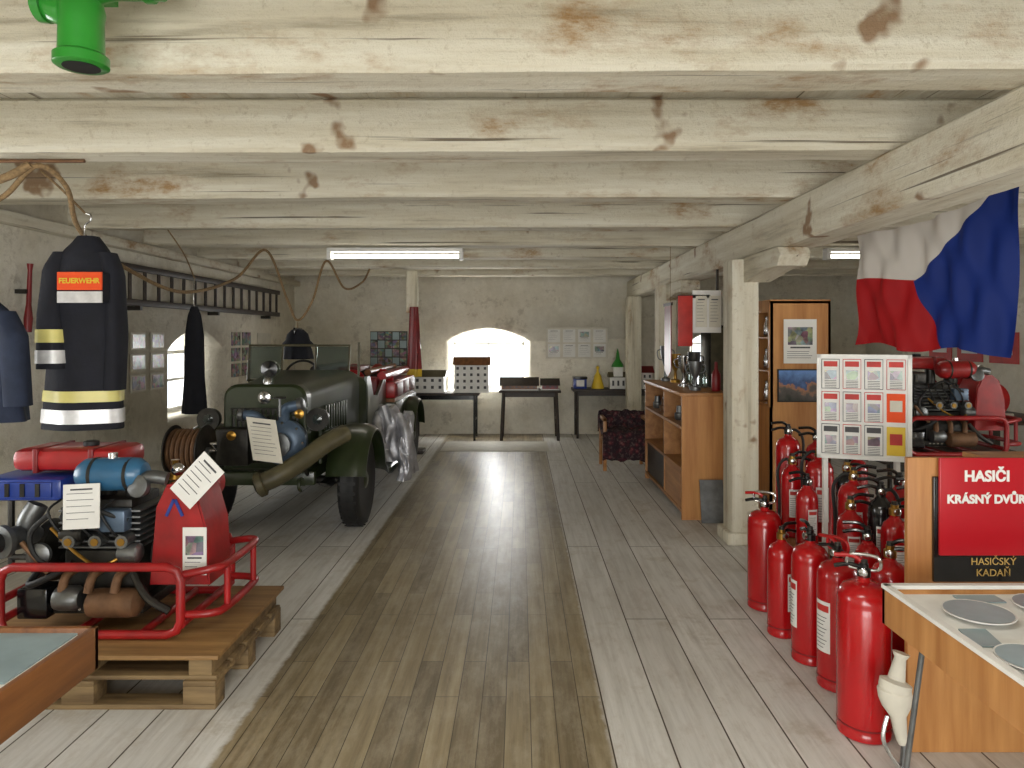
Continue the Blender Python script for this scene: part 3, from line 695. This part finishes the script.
b.box(x0-.004,x0+.02,y0,y1,.74,.753,M['white']); b.box(x1-.02,x1,y0,y1,.74,.753,M['white']); b.box(x0,x1,y1-.02,y1+.004,.74,.753,M['white']); b.box(x0,x1,y0,y0+.02,.74,.753,M['white'])
for (x,y,r_) in [(1.42,2.20,.10),(1.67,2.26,.09),(1.9,2.2,.1),(1.55,2.01,.1),(1.80,1.98,.1),(1.36,1.88,.09),(1.62,1.78,.1),(1.88,1.75,.1),(1.45,1.6,.1),(1.7,1.5,.1)]: plate(b,x,y,.723,r_)
b.card((1.33,2.05,.726),X_,(.2,1,0),.08,.12,M['bluep'],.004); b.card((1.52,2.35,.726),X_,Y_,.14,.06,M['bluep'],.004)
for sx,x in ((1,x0+.1),(-1,x1-.1)):
    for sy,y in ((1,y0+.1),(-1,y1-.1)): b.cyl((x,y,.72),(x-sx*.06,y-sy*.06,0),.009,M['metal'],seg=10)
b.done()
b=B('wooden_display_case'); x0,x1,y0,y1=-2.3,-1.24,.7,2.09
b.box(x0+.015,x1-.015,y0+.015,y1-.015,.715,.725,M['felt'])
b.box(x1-.02,x1,y0,y1,.62,.745,M['woodb'],.003); b.box(x0,x0+.02,y0,y1,.62,.745,M['woodb']); b.box(x0,x1,y1-.02,y1,.62,.745,M['woodb'],.003); b.box(x0,x1,y0,y0+.02,.62,.745,M['woodb'])
for i in range(3):
    for j in range(3): b.card((-1.42-.3*i,1.93-.36*j,.729),X_,Y_,.26,.22 if j%2 else .31,M['bluep'] if (i+j)%2==0 else M['paper2'],.004)
for x in (x0+.3,x1-.35):
    for y in (y0+.2,y1-.45): b.box(x-.02,x+.02,y-.02,y+.02,0,.715,M['woodb'])
b.done()

# ------------------------------------------------------------------ pallet
b=B('wooden_pallet'); x0,x1,y0,y1=-2.48,-1.30,3.03,3.86; w=M['woodl']
for y in (y0+.05,(y0+y1)/2,y1-.05): b.box(x0,x1,y-.05,y+.05,.0,.022,w,.003)
for x in (x0+.07,(x0+x1)/2,x1-.07):
    for y in (y0+.05,(y0+y1)/2,y1-.05): b.box(x-.07,x+.07,y-.05,y+.05,.022,.10,w,.004)
    b.box(x-.07,x+.07,y0,y1,.10,.122,w,.003)
for i in range(5):
    yy=y0+i*(y1-y0)/5; b.box(x0,x1,yy+.012,yy+(y1-y0)/5-.012,.122,.14,w,.003)
for x in (x0+.07,(x0+x1)/2,x1-.07):
    b.box(x-.05,x+.05,y0+.01,y1-.01,.14,.215,w,.004)
b.box(x0-.02,x1+.015,y0-.01,y1+.01,.215,.235,M['ply'],.004)
b.done()

# ------------------------------------------------------------------ motor pump
def pump(name,Mx=None,full=True):
    b=B(name); b.M=Mx; R=M['red2']; zb=.258; TK=M['lblue'] if full else M['red2']; BX=M['blue'] if full else M['dmetal']
    def rr(y):
        x0,x1,z0,z1=-2.33,-1.52,zb,.56; c=.06
        return [(x0+c,y,z0),(x1-c,y,z0),(x1-c*.3,y,z0+c*.3),(x1,y,z0+c),(x1,y,z1-c),(x1-c*.3,y,z1-c*.3),(x1-c,y,z1),(x0+c,y,z1),(x0+c*.3,y,z1-c*.3),(x0,y,z1-c),(x0,y,z0+c),(x0+c*.3,y,z0+c*.3)]
    for y in (3.18,3.74):
        b.tube(rr(y),.02,R,12,closed=True,smooth=False)
    for (x,z) in ((-2.33,.41),(-1.52,.5),(-1.52,.3),(-2.0,zb),(-1.7,zb),(-2.33,.32)): b.cyl((x,3.18,z),(x,3.74,z),.018,R,seg=12)
    b.tube([(-1.52,3.2,.52),(-1.40,3.22,.54),(-1.36,3.3,.54),(-1.36,3.62,.54),(-1.40,3.7,.54),(-1.52,3.72,.52)],.018,R,10)
    b.tube([(-1.52,3.2,.34),(-1.40,3.22,.34),(-1.36,3.3,.34),(-1.36,3.62,.34),(-1.40,3.7,.34),(-1.52,3.72,.34)],.018,R,10)
    for y in (3.3,3.62): b.cyl((-1.36,y,.34),(-1.36,y,.54),.015,R,seg=10)
    b.box(-2.12,-1.78,3.3,3.62,.36,.60,M['dmetal'],.015); b.box(-2.16,-1.74,3.28,3.64,.31,.36,M['dmetal'],.01)
    for i in range(7): b.box(-2.14,-1.76,3.29,3.63,.61+i*.028,.62+i*.028,M['metal'],.003)
    b.box(-2.08,-1.82,3.33,3.59,.60,.83,M['dmetal'],.01)
    for x in (-2.05,-1.93,-1.81):
        b.cyl((x,3.30,.66),(x,3.22,.66),.03,M['metal'],seg=14); b.cyl((x,3.22,.66),(x,3.215,.66),.018,M['brass'],seg=8)
        b.tube([(x,3.3,.52),(x-.02,3.24,.5),(x-.03,3.22,.43)],.02,M['rust'],10)
    for k in range(10): b.cyl((-2.1+.034*k,3.275,.335),(-2.1+.034*k,3.285,.335),.007,M['chrome'],seg=6)
    b.lathe([(.03,0),(.06,.02),(.065,.05),(.065,.2),(.06,.23),(.03,.25)],(-1.98,3.25,.375),(1,0,0),M['rust'],22)
    b.lathe([(.0,0),(.05,.01),(.055,.03),(.055,.1),(.04,.12)],(-2.12,3.24,.40),(1,0,0),M['metal'],20)
    b.lathe([(.04,0),(.10,.01),(.145,.05),(.15,.1),(.12,.14),(.06,.16)],(-2.2,3.48,.55),(-1,0,0),M['dmetal'],28)
    b.lathe([(.055,0),(.055,.06),(.075,.065),(.075,.09),(.05,.095)],(-2.33,3.30,.66),(-.3,-1,0),M['metal'],24)
    b.lathe([(.045,0),(.045,.05)],(-2.36,3.21,.66),(-.3,-1,0),M['black'],20)
    b.tube([(-2.3,3.4,.62),(-2.32,3.34,.7),(-2.28,3.36,.8)],.045,M['metal'],14)
    b.tube([(-2.24,3.3,.5),(-2.24,3.24,.46),(-2.14,3.22,.5),(-2.04,3.24,.56)],.016,M['black'],10)
    b.lathe([(.03,0),(.05,.01),(.05,.03),(.03,.04)],(-2.19,3.26,.6),(0,-1,0),M['metal'],18)
    b.lathe([(.02,0),(.09,.005),(.1,.02),(.085,.03),(.1,.04),(.09,.055),(.02,.06)],(-1.76,3.46,.55),(1,0,0),M['metal'],26)
    b.box(-2.50,-2.12,3.28,3.56,.83,.935,BX,.02); b.box(-2.46,-2.16,3.27,3.285,.85,.92,BX,.004)
    for k in range(4): b.box(-2.44+.07*k,-2.42+.07*k,3.262,3.272,.855,.915,M['blackg'])
    for x in (-2.45,-2.17): b.cyl((x,3.42,.5),(x,3.42,.84),.015,M['dmetal'],seg=8)
    b.cyl((-2.45,3.42,.53),(-2.2,3.42,.53),.015,M['dmetal'],seg=8)
    b.box(-2.40,-1.90,3.34,3.62,.955,1.06,R,.035); b.lathe([(.035,0),(.035,.02),(.02,.025)],(-2.1,3.48,1.06),(0,0,1),M['black'],18)
    for x in (-2.28,-2.02): b.box(x-.012,x+.012,3.335,3.625,.95,1.064,M['dred'],.004)
    b.lathe([(.0,0),(.05,.008),(.073,.04),(.076,.08),(.076,.24),(.073,.28),(.05,.31),(0,.318)],(-2.04,3.28,.955),(1,0,.02),TK,26)
    for x in (-1.96,-1.80): b.lathe([(.078,0),(.078,.015)],(x,3.28,.957),(1,0,.02),M['dmetal'],26)
    b.cyl((-1.88,3.28,1.02),(-1.88,3.28,1.055),.02,M['chrome'])
    b.cyl((-2.0,3.45,.82),(-2.0,3.45,.96),.04,M['dmetal'])
    b.lathe([(.05,0),(.055,.02),(.055,.06),(.03,.08)],(-1.84,3.42,.83),(0,0,1),M['dmetal'],18)
    rp=[(-1.72,.44),(-1.44,.44),(-1.455,.70),(-1.50,.86),(-1.56,.91),(-1.64,.905),(-1.69,.80)]
    b.prism(rp,3.30,3.54,1,R); b.prism([(x*.94-.095,z*.94+.04) for x,z in rp],3.292,3.30,1,R)
    if full:
        for s in (-1,1): b.card((-1.60+s*.02,3.287,.80),(1,0,-s*2.2),(s*2.2,0,1),.085,.014,M['blue'],.004)
    b.lathe([(.07,0),(.09,.02),(.09,.08),(.06,.1)],(-1.60,3.56,.85),(0,1,0),R,22)
    b.lathe([(.02,0),(.035,.01),(.035,.035),(.02,.04),(.014,.09),(.02,.1)],(-1.66,3.42,.90),(0,0,1),M['brass'],16)
    b.sph((-1.62,3.36,.965),.03,M['chrome']); b.tube([(-1.75,3.26,.90),(-1.70,3.25,.95),(-1.62,3.26,.94)],.03,M['metal'],12)
    b.lathe([(.05,0),(.05,.025),(.035,.03)],(-1.73,3.24,.91),(-.2,-1,.2),M['metal'],20)
    b.tube([(-1.8,3.26,.75),(-1.9,3.22,.8),(-2.0,3.25,.86),(-2.1,3.26,.8)],.01,M['black'],8)
    b.tube([(-1.78,3.26,.62),(-1.88,3.2,.56),(-2.0,3.22,.6),(-2.14,3.24,.72)],.008,M['brass'],8)
    b.tube([(-1.78,3.27,.5),(-1.7,3.24,.4),(-1.6,3.24,.34)],.018,M['dmetal'],8)
    b.tube([(-2.15,3.24,.78),(-2.22,3.22,.7),(-2.2,3.22,.6),(-2.1,3.22,.52)],.012,M['black'],8)
    b.box(-1.92,-1.80,3.23,3.30,.70,.80,M['bgrey'],.01); b.lathe([(.035,0),(.04,.01),(.04,.09),(.03,.1)],(-2.1,3.26,.69),(1,0,0),M['dmetal'],16)
    b.lathe([(.03,0),(.045,.01),(.045,.09),(.03,.1)],(-1.74,3.26,.60),(-1,0,0),M['metal'],16)
    for k in range(5): b.tube([(-2.12+.06*k,3.28,.84),(-2.14+.06*k,3.22,.80-.02*(k%2)),(-2.1+.06*k,3.22,.72),(-2.06+.055*k,3.27,.66)],.006,M['black'],6)
    b.box(-2.3,-2.16,3.24,3.36,.30,.44,M['blackg'],.01); b.cyl((-2.26,3.22,.66),(-2.14,3.22,.52),.012,M['rust'],seg=8)
    if full:
        b.doc((-1.455,3.20,.945),(.62,.1,-.72),(.66,-.1,.68),.13,.24,'paper','ink',6)
        b.doc((-1.505,3.285,.60),X_,Z_,.11,.22,'paper','ink',3,pic=True)
        b.doc((-1.97,3.19,.83),(1,0,.05),(-.02,.05,1),.165,.20,'paper','ink',5)
    return b.done()
pump('motor_fire_pump')
pump('motor_fire_pump',Matrix.Translation((5.55,2.7,.352)),False)
table('workshop_table',2.95,4.35,5.75,6.6,.585,M['darkwood'],M['blackg'])
b=B('hose_reel'); ox,oy=-2.30,4.93
for s in (-1,1):
    b.lathe([(.02,0),(.17,.0),(.175,.012),(.02,.014)],(ox+s*.11,oy,.80),(1,0,0),M['dmetal'],30)
    b.cyl((ox+s*.13,oy,.80),(ox+s*.15,oy-.12,0),.016,M['olive'],seg=10); b.cyl((ox+s*.13,oy,.80),(ox+s*.15,oy+.14,0),.016,M['olive'],seg=10)
    b.cyl((ox+s*.146,oy-.08,.25),(ox+s*.146,oy+.1,.25),.012,M['olive'],seg=8)
b.cyl((ox-.15,oy,.80),(ox+.15,oy,.80),.02,M['metal'])
for k in range(6): b.lathe([(.135+.016*math.cos(2*PI*i/8),.016*math.sin(2*PI*i/8)) for i in range(9)],(ox-.085+k*.034,oy,.80),(1,0,0),M['rust'],28)
b.tube([(ox+.15,oy,.8),(ox+.19,oy,.8),(ox+.19,oy-.08,.86),(ox+.23,oy-.08,.86)],.01,M['chrome'],8,smooth=False); b.done()

# ------------------------------------------------------------------ fire truck
def truck():
    b=B('vintage_fire_truck'); O=M['olive']; cx=-1.98
    def wheel(x,y,r=.385,w=.17,out=1):
        prof=[(r*.62,-w*.42),(r*.8,-w*.5),(r*.93,-w*.46),(r,-w*.3),(r*1.0,-w*.1),(r*.99,0),(r*1.0,w*.1),(r,w*.3),(r*.93,w*.46),(r*.8,w*.5),(r*.62,w*.42)]
        b.lathe(prof,(x,y,r),(1,0,0),M['black'],40)
        for k in range(30):
            a=2*PI*k/30; 
            b.box(-w*.4,w*.4,-.012,.012,r*.985,r*1.0,M['black'],Mx=Matrix.Translation((x,y,r))@Matrix.Rotation(a,4,'X'))
        b.lathe([(r*.64,-w*.3),(r*.6,out*w*.1),(r*.45,out*w*.2),(r*.3,out*w*.1),(r*.25,out*w*.35),(r*.12,out*w*.5),(0,out*w*.52)],(x,y,r),(1,0,0),O,28)
        for k in range(5):
            a=2*PI*k/5; b.cyl((x+out*w*.15,y+r*.38*math.cos(a),r+r*.38*math.sin(a)),(x+out*w*.28,y+r*.38*math.cos(a),r+r*.38*math.sin(a)),.014,M['metal'],seg=8)
    fy,ry=5.98,8.7
    for s in (-1,1): wheel(cx+s*.61,fy,out=s); wheel(cx+s*.61,ry,out=s)
    b.cyl((cx-.6,fy,.385),(cx+.6,fy,.385),.035,M['dmetal']); b.cyl((cx-.6,ry,.385),(cx+.6,ry,.385),.045,M['dmetal']); b.sph((cx,ry,.385),.13,M['dmetal'])
    for s in (-1,1):
        b.box(cx+s*.33-.03,cx+s*.33+.03,5.35,9.35,.46,.56,O,.005)
        for k in range(4): b.box(cx+s*.40-.03,cx+s*.40+.03,fy-.3+.05*k,fy+.3-.05*k,.40-.015*k,.414-.015*k,M['dmetal'])
    b.box(cx-.45,cx+.45,5.28,5.34,.48,.58,O,.01)
    def sect(y,w,z0,z1,c,n=6):
        P=[(-w,z0),(w,z0),(w,z1-c)]
        for i in range(1,n): a=PI/2*i/n; P.append((w-c+c*math.cos(a),z1-c+c*math.sin(a)))
        P.append((w-c,z1)); P.append((-(w-c),z1))
        for i in range(1,n): a=PI/2*i/n; P.append((-(w-c)-c*math.sin(a),z1-c+c*math.cos(a)))
        P.append((-w,z1-c)); return [Vector((cx+.02+x,y,z)) for x,z in P]
    b.loft([sect(5.45,.30,.58,1.20,.1),sect(5.47,.32,.56,1.22,.11),sect(5.57,.32,.56,1.22,.11)],O)
    b.box(cx-.24,cx+.28,5.43,5.455,.62,1.04,M['dmetal'],.004)
    for k in range(14): b.box(cx-.235+k*.038,cx-.222+k*.038,5.42,5.432,.63,1.03,O)
    for k in range(4): b.box(cx-.24,cx+.28,5.418,5.43,.68+k*.1,.69+k*.1,O)
    b.lathe([(.045,0),(.05,.01),(.03,.02)],(cx+.02,5.45,1.12),(0,-1,0),M['chrome'],20)
    b.lathe([(.03,0),(.03,.03),(.02,.05)],(cx+.02,5.51,1.22),(0,0,1),M['chrome'],16)
    b.loft([sect(5.57,.31,.60,1.21,.11),sect(6.1,.36,.60,1.24,.12),sect(6.7,.44,.60,1.27,.13)],O)
    for s in (-1,1):
        for k in range(9): b.box(cx+.02+s*(.355+.006*k)-.01,cx+.02+s*(.355+.006*k)+.01,5.85+k*.06,5.87+k*.06,.72,1.02,O,.002)
    b.lathe([(.0,.10),(.05,.09),(.07,.04),(.075,0),(.072,-.012)],(cx+.0,5.62,1.33),(0,1,0),O,22); b.lathe([(.066,-.008),(0,-.018)],(cx,5.61,1.33),(0,1,0),M['blackg'],20)
    b.cyl((cx,5.66,1.20),(cx,5.66,1.28),.014,O)
    for s in (-1,1):
        b.lathe([(.0,.14),(.05,.11),(.08,.05),(.088,0),(.08,-.015)],(cx+s*.42,5.48,.95),(0,1,0),O,24); b.lathe([(.078,-.01),(0,-.03)],(cx+s*.42,5.48,.95),(0,1,0),M['glass'],20); b.lathe([(.088,0),(.088,-.02),(.078,-.02)],(cx+s*.42,5.48,.95),(0,1,0),M['dmetal'],24)
        b.cyl((cx+s*.42,5.54,.6),(cx+s*.42,5.54,.92),.016,O); b.cyl((cx+s*.3,5.54,.66),(cx+s*.44,5.54,.66),.016,O)
    for s in (-1,1):
        pts=[]
        for i in range(19):
            a=math.radians(14+ i*(156)/18); pts.append((fy-.47*math.cos(a),.385+.47*math.sin(a)))
        pts+= [(6.56,.38),(6.72,.36),(8.1,.36)]
        rings=[]
        for (y,z) in pts:
            dy,dz=(y-fy),(z-.385); L=max(.01,math.hypot(dy,dz)); n=Vector((0,dy/L,dz/L)) if y<6.5 else Z_
            row=[];row2=[]
            for k in range(9):
                t=k/8*2-1; x=cx+s*.61+t*.16; dr=-.05*t**4
                p=Vector((x,y,z))+n*dr; row.append(p); row2.append(p-n*.012)
            rings.append(row+row2[::-1])
        b.loft(rings,O)
        b.box(cx+s*.40-.008,cx+s*.40+.008,5.62,6.5,.58,.82,O)
        rings=[]
        for i in range(15):
            a=math.radians(12+i*156/14); n=Vector((0,-math.cos(a),math.sin(a))); ctr=Vector((0,ry,.385))
            row=[];row2=[]
            for k in range(7):
                t=k/6*2-1; p=Vector((cx+s*.61+t*.15,0,0))+ctr+n*(.47-.04*t**4); row.append(p); row2.append(p-n*.012)
            rings.append(row+row2[::-1])
        b.loft(rings,O)
    b.loft([sect(6.7,.44,.56,1.27,.13),sect(6.82,.50,.56,1.20,.1)],O)
    for s in (-1,1):
        b.prism([(6.8,.5),(7.75,.5),(7.75,1.12),(7.6,1.12),(7.3,.98),(7.1,1.0),(6.95,1.2),(6.8,1.2)],cx+s*.5-.015,cx+s*.5+.015,0,O)
    b.box(cx-.5,cx+.5,6.8,7.75,.5,.54,O); b.box(cx-.5,cx+.5,7.72,7.76,.5,1.12,O,.01)
    b.box(cx-.46,cx+.46,7.25,7.7,.54,.82,M['dred'],.04); b.box(cx-.46,cx+.46,7.58,7.72,.8,1.15,M['dred'],.04)
    for x0,x1 in ((cx-.62,cx-.30),(cx+.02,cx+.34)):
        P=[(x0,6.78,1.17),(x1,6.78,1.17),(x1,6.84,1.50),(x0,6.84,1.50)]
        b.tube(P,.014,M['olive2'],8,closed=True,smooth=False); b.card(((x0+x1)/2,6.81,1.335),X_,(0,.06,.33),x1-x0-.02,.31,M['glass'],.005)
    b.box(cx-.5,cx+.4,6.79,6.81,1.14,1.18,O); b.cyl((cx-.30,6.84,1.5),(cx+.02,6.84,1.5),.012,M['olive2'])
    b.cyl((cx+.43,6.8,.95),(cx+.43,6.84,1.53),.012,M['olive2']); b.cyl((cx-.62,6.8,.95),(cx-.62,6.84,1.5),.012,M['olive2'])
    b.tube([(cx-.22+.17*math.cos(a),7.15+.06*math.sin(a),1.18+.16*math.sin(a)) for a in [2*PI*i/16 for i in range(16)]],.012,M['black'],8,closed=True)
    b.cyl((cx-.22,7.15,1.18),(cx-.22,6.85,1.05),.015,M['black'])
    R=M['red2']
    b.box(cx-.62,cx+.62,7.8,9.3,.56,.86,O,.01); b.box(cx-.60,cx+.60,7.82,9.28,.86,.90,M['woodb'])
    for s in (-1,1):
        b.box(cx+s*.5-.1,cx+s*.5+.1,7.85,9.25,.90,1.08,R,.015)
        for k in range(3): b.box(cx+s*.61-.006,cx+s*.61+.006,7.9+.45*k,8.3+.45*k,.92,1.06,M['dred'],.003)
    for k in range(3): b.lathe([(.02,0),(.13,0),(.135,.03),(.13,.06),(.02,.06)],(cx+.12+.14*k,7.9+.1*k,1.08),(0,1,0),M['redcloth'] if k%2==0 else M['dmetal'],22)
    b.cyl((cx-.3,7.9,1.2),(cx-.3,9.2,1.2),.06,M['dmetal']); b.cyl((cx+.48,7.7,1.15),(cx+.48,9.3,1.15),.05,R); b.cyl((cx+.35,7.6,1.20),(cx+.35,9.2,1.20),.035,M['woodb'])
    b.box(cx-.1,cx+.15,8.1,8.7,.9,1.24,M['dred'],.02)
    for k in range(2): b.lathe([(.0,0),(.09,.01),(.1,.05),(.1,.26),(.06,.32),(.03,.34)],(cx+.3*k-.1,8.9,.9),(0,0,1),R,20)
    b.card((cx+.42,7.72,1.02),(1,0,0),(0,.3,1),.16,.2,M['paper2'],.006)
    b.lathe([(.06,0),(.14,.01),(.17,.05),(.17,.1),(.13,.14),(.08,.15)],(cx+.22,5.38,.80),(0,-1,0),M['bgrey'],30)
    b.lathe([(.07,0),(.07,.05),(.09,.055),(.09,.08),(.05,.09)],(cx+.22,5.23,.80),(0,-1,0),M['metal'],24)
    for k in range(8): a=2*PI*k/8; b.cyl((cx+.22+.15*math.cos(a),5.27,.80+.15*math.sin(a)),(cx+.22+.15*math.cos(a),5.25,.80+.15*math.sin(a)),.011,M['chrome'],seg=6)
    b.tube([(cx+.22,5.3,.95),(cx+.24,5.28,1.05),(cx+.34,5.26,1.08)],.04,M['bgrey'],14); b.lathe([(.055,0),(.055,.03),(.04,.04)],(cx+.34,5.26,1.08),(1,0,.2),M['metal'],18)
    b.tube([(cx+.1,5.3,.92),(cx+.02,5.26,1.0),(cx-.06,5.25,1.01)],.035,M['bgrey'],14); b.lathe([(.05,0),(.05,.03),(.04,.04)],(cx-.06,5.25,1.01),(-1,0,.1),M['metal'],18)
    for x,z in ((cx+.36,1.02),(cx-.14,.86)): b.lathe([(.03,0),(.035,.01),(.01,.02)],(x,5.22,z),(0,-1,0),M['brass'],18)
    b.box(cx-.3,cx-.05,5.3,5.42,.62,.9,M['dmetal'],.02)
    b.cyl((cx+.22,5.2,1.0),(cx+.22,5.2,1.14),.01,M['metal']); b.tube([(cx+.22+.04*math.cos(a),5.2+.04*math.sin(a),1.14) for a in [2*PI*i/12 for i in range(12)]],.007,M['dmetal'],6,closed=True)
    b.tube([(cx+.66,5.36,.86),(cx+.55,5.22,.80),(cx+.42,5.10,.70),(cx+.28,5.0,.61),(cx+.14,4.96,.55)],.068,M['olive2'],20,res=8)
    b.lathe([(.075,0),(.088,.01),(.088,.05),(.07,.06)],(cx+.19,4.975,.565),(-1,-.28,-.42),M['olive2'],24); b.lathe([(.055,0),(0,.005)],(cx+.13,4.957,.54),(-1,-.28,-.42),M['black'],20)
    b.cyl((cx+.4,5.1,.68),(cx+.4,5.32,.54),.014,M['dmetal'])
    b.doc((cx+.18,5.0,.86),(1,0,-.12),(-.22,.15,.98),.21,.31,'paper2','ink',8); b.cyl((cx+.2,5.02,.85),(cx+.2,5.2,.8),.008,M['metal'])
    for s in (-1,1): b.tube([(cx+s*.36,5.3,.53),(cx+s*.36,5.22,.53),(cx+s*.36,5.2,.48),(cx+s*.36,5.24,.45)],.012,O,8)
    b.done()
truck()

# aluminized suit heaped on the running board beside the cab, hanging over its edge
b=B('aluminized_fire_suit')
def drapery(x,y,z1,z0,w,d,ph,n=20):
    rg=[]
    for i in range(n):
        t=i/(n-1); z=z1+(z0-z1)*t; ww=w*(.55+.45*math.sin(min(1,t*2.2)*PI/2)); dd=d*(.6+.4*t)
        rr=[]
        for k in range(44):
            a=2*PI*k/44; f=1+.12*math.sin(5*a+t*4+ph)+.08*math.sin(9*a-t*9+ph)
            rr.append(Vector((x+ww*f*math.cos(a)+.02*math.sin(t*6+ph),y+dd*f*math.sin(a),z+.02*math.sin(3*a+t*9)*(1-t))))
        rg.append(rr)
    b.loft(rg,M['alu'])
drapery(-1.31,6.98,.90,.374,.13,.14,0); drapery(-1.135,7.08,.82,.24,.09,.16,2); drapery(-1.12,6.88,.60,.20,.06,.09,4)
b.tube([(-1.38,7.0,.82),(-1.38,6.86,.72),(-1.32,6.83,.5)],.05,M['alu'],12); b.tube([(-1.2,7.0,.8),(-1.12,6.92,.68),(-1.09,6.87,.45)],.05,M['alu'],12)
b.done()

# right aisle background bits
b=B('fire_safety_posters')
for i in range(3):
    b.card((WR-.012,8.2+.62*i,1.45),Y_,Z_,.5,.36,M['inkr'],.01); b.card((WR-.02,8.2+.62*i,1.47),Y_,Z_,.3,.2,M['paper'],.01)
b.card((WR-.012,7.2,1.3),Y_,Z_,.8,.55,M['redcloth'],.01); b.done()
b=B('workbench'); b.box(4.6,5.4,6.9,9.2,.72,.76,M['darkwood'],.005)
for x in (4.65,5.35):
    for y in (6.95,9.15): b.box(x-.03,x+.03,y-.03,y+.03,0,.72,M['darkwood'])
b.box(4.62,5.38,6.95,9.15,.2,.23,M['darkwood']); b.done()
for i,(x,y) in enumerate([(4.8,7.2),(4.9,7.8),(4.8,8.4),(5.1,8.0)]):
    b=B('rolled_fire_hose'); b.lathe([(.03,0),(.17,0),(.18,.02),(.18,.06),(.17,.08),(.03,.08)],(x,y,.942),(0,1,0),M[['redcloth','paper2','dred','rust'][i]],28)
    b.tube([(x,y+.04,.782),(x+.1,y+.04,.782),(x+.22,y+.03,.782)],.02,M['paper2'],8); b.done()
b=B('metal_locker'); b.box(2.9,3.7,10.9,11.4,0,1.75,M['dmetal'],.01)
for k in range(2): b.box(2.93+.39*k,3.3+.38*k,10.885,10.9,.05,1.7,M['olive2'],.004); b.box(3.25+.1*k,3.27+.1*k,10.87,10.885,.85,.97,M['chrome'])
b.done()

# ------------------------------------------------------------------ lights
def area(name,loc,rot,sx,sy,e,col=(1,1,1)):
    l=bpy.data.lights.new(name,'AREA'); l.shape='RECTANGLE'; l.size=sx; l.size_y=sy; l.energy=e; l.color=col
    o=bpy.data.objects.new(name,l); o.location=loc; o.rotation_euler=rot; sc.collection.objects.link(o)
day=(.99,.99,.985)
area('daylight_window_back',(-.52,YB+.62,1.2),(-PI/2,0,0),1.3,1.1,95,day)
area('daylight_window_back_right',(3.42,YB+.62,1.2),(-PI/2,0,0),1.3,1.1,40,day)
area('daylight_window_left',(WL-.62,8.02,1.2),(0,-PI/2,0),1.1,1.3,30,day)
area('added_fill_left_near',(WL-.62,3.0,1.2),(0,-PI/2,0),1.1,1.3,50,day)  # added fill for the pump, through a window out of view
area('added_fill_right',(WR+.62,4.1,1.2),(0,PI/2,0),1.1,1.3,60,day)  # added fill for the right aisle, through an unseen window
area('added_fill_right_near',(WR+.62,.7,1.2),(0,PI/2,0),1.1,1.3,50,day)  # second added fill on the right, its window also unseen
area('added_rear_opening_light',(-.3,YF-.5,1.2),(PI/2,0,0),3.8,2.3,245,(1,.985,.95))  # light from behind camera is inferred; the opening it enters by is added
area('added_overhead_fill',(0,1.24,2.34),(0,0,0),1.3,.1,22,(1,.97,.9))  # added downward fill for the near cases, under the unseen fixture
w=bpy.data.worlds.new('sky'); w.use_nodes=True; sc.world=w
bg=w.node_tree.nodes['Background']; bg.inputs[0].default_value=(.88,.94,1,1); bg.inputs[1].default_value=2.0

# ------------------------------------------------------------------ camera
cam=bpy.data.cameras.new('camera'); co=bpy.data.objects.new('camera',cam); sc.collection.objects.link(co)
co.location=(0,0,1.6); co.rotation_euler=(PI/2,0,0); cam.sensor_width=36; cam.lens=36*710/1024
cam.shift_x=-8/1024; cam.shift_y=-49/1024; cam.clip_start=.05
sc.camera=co
sc.view_settings.view_transform='Standard'; sc.view_settings.exposure=0
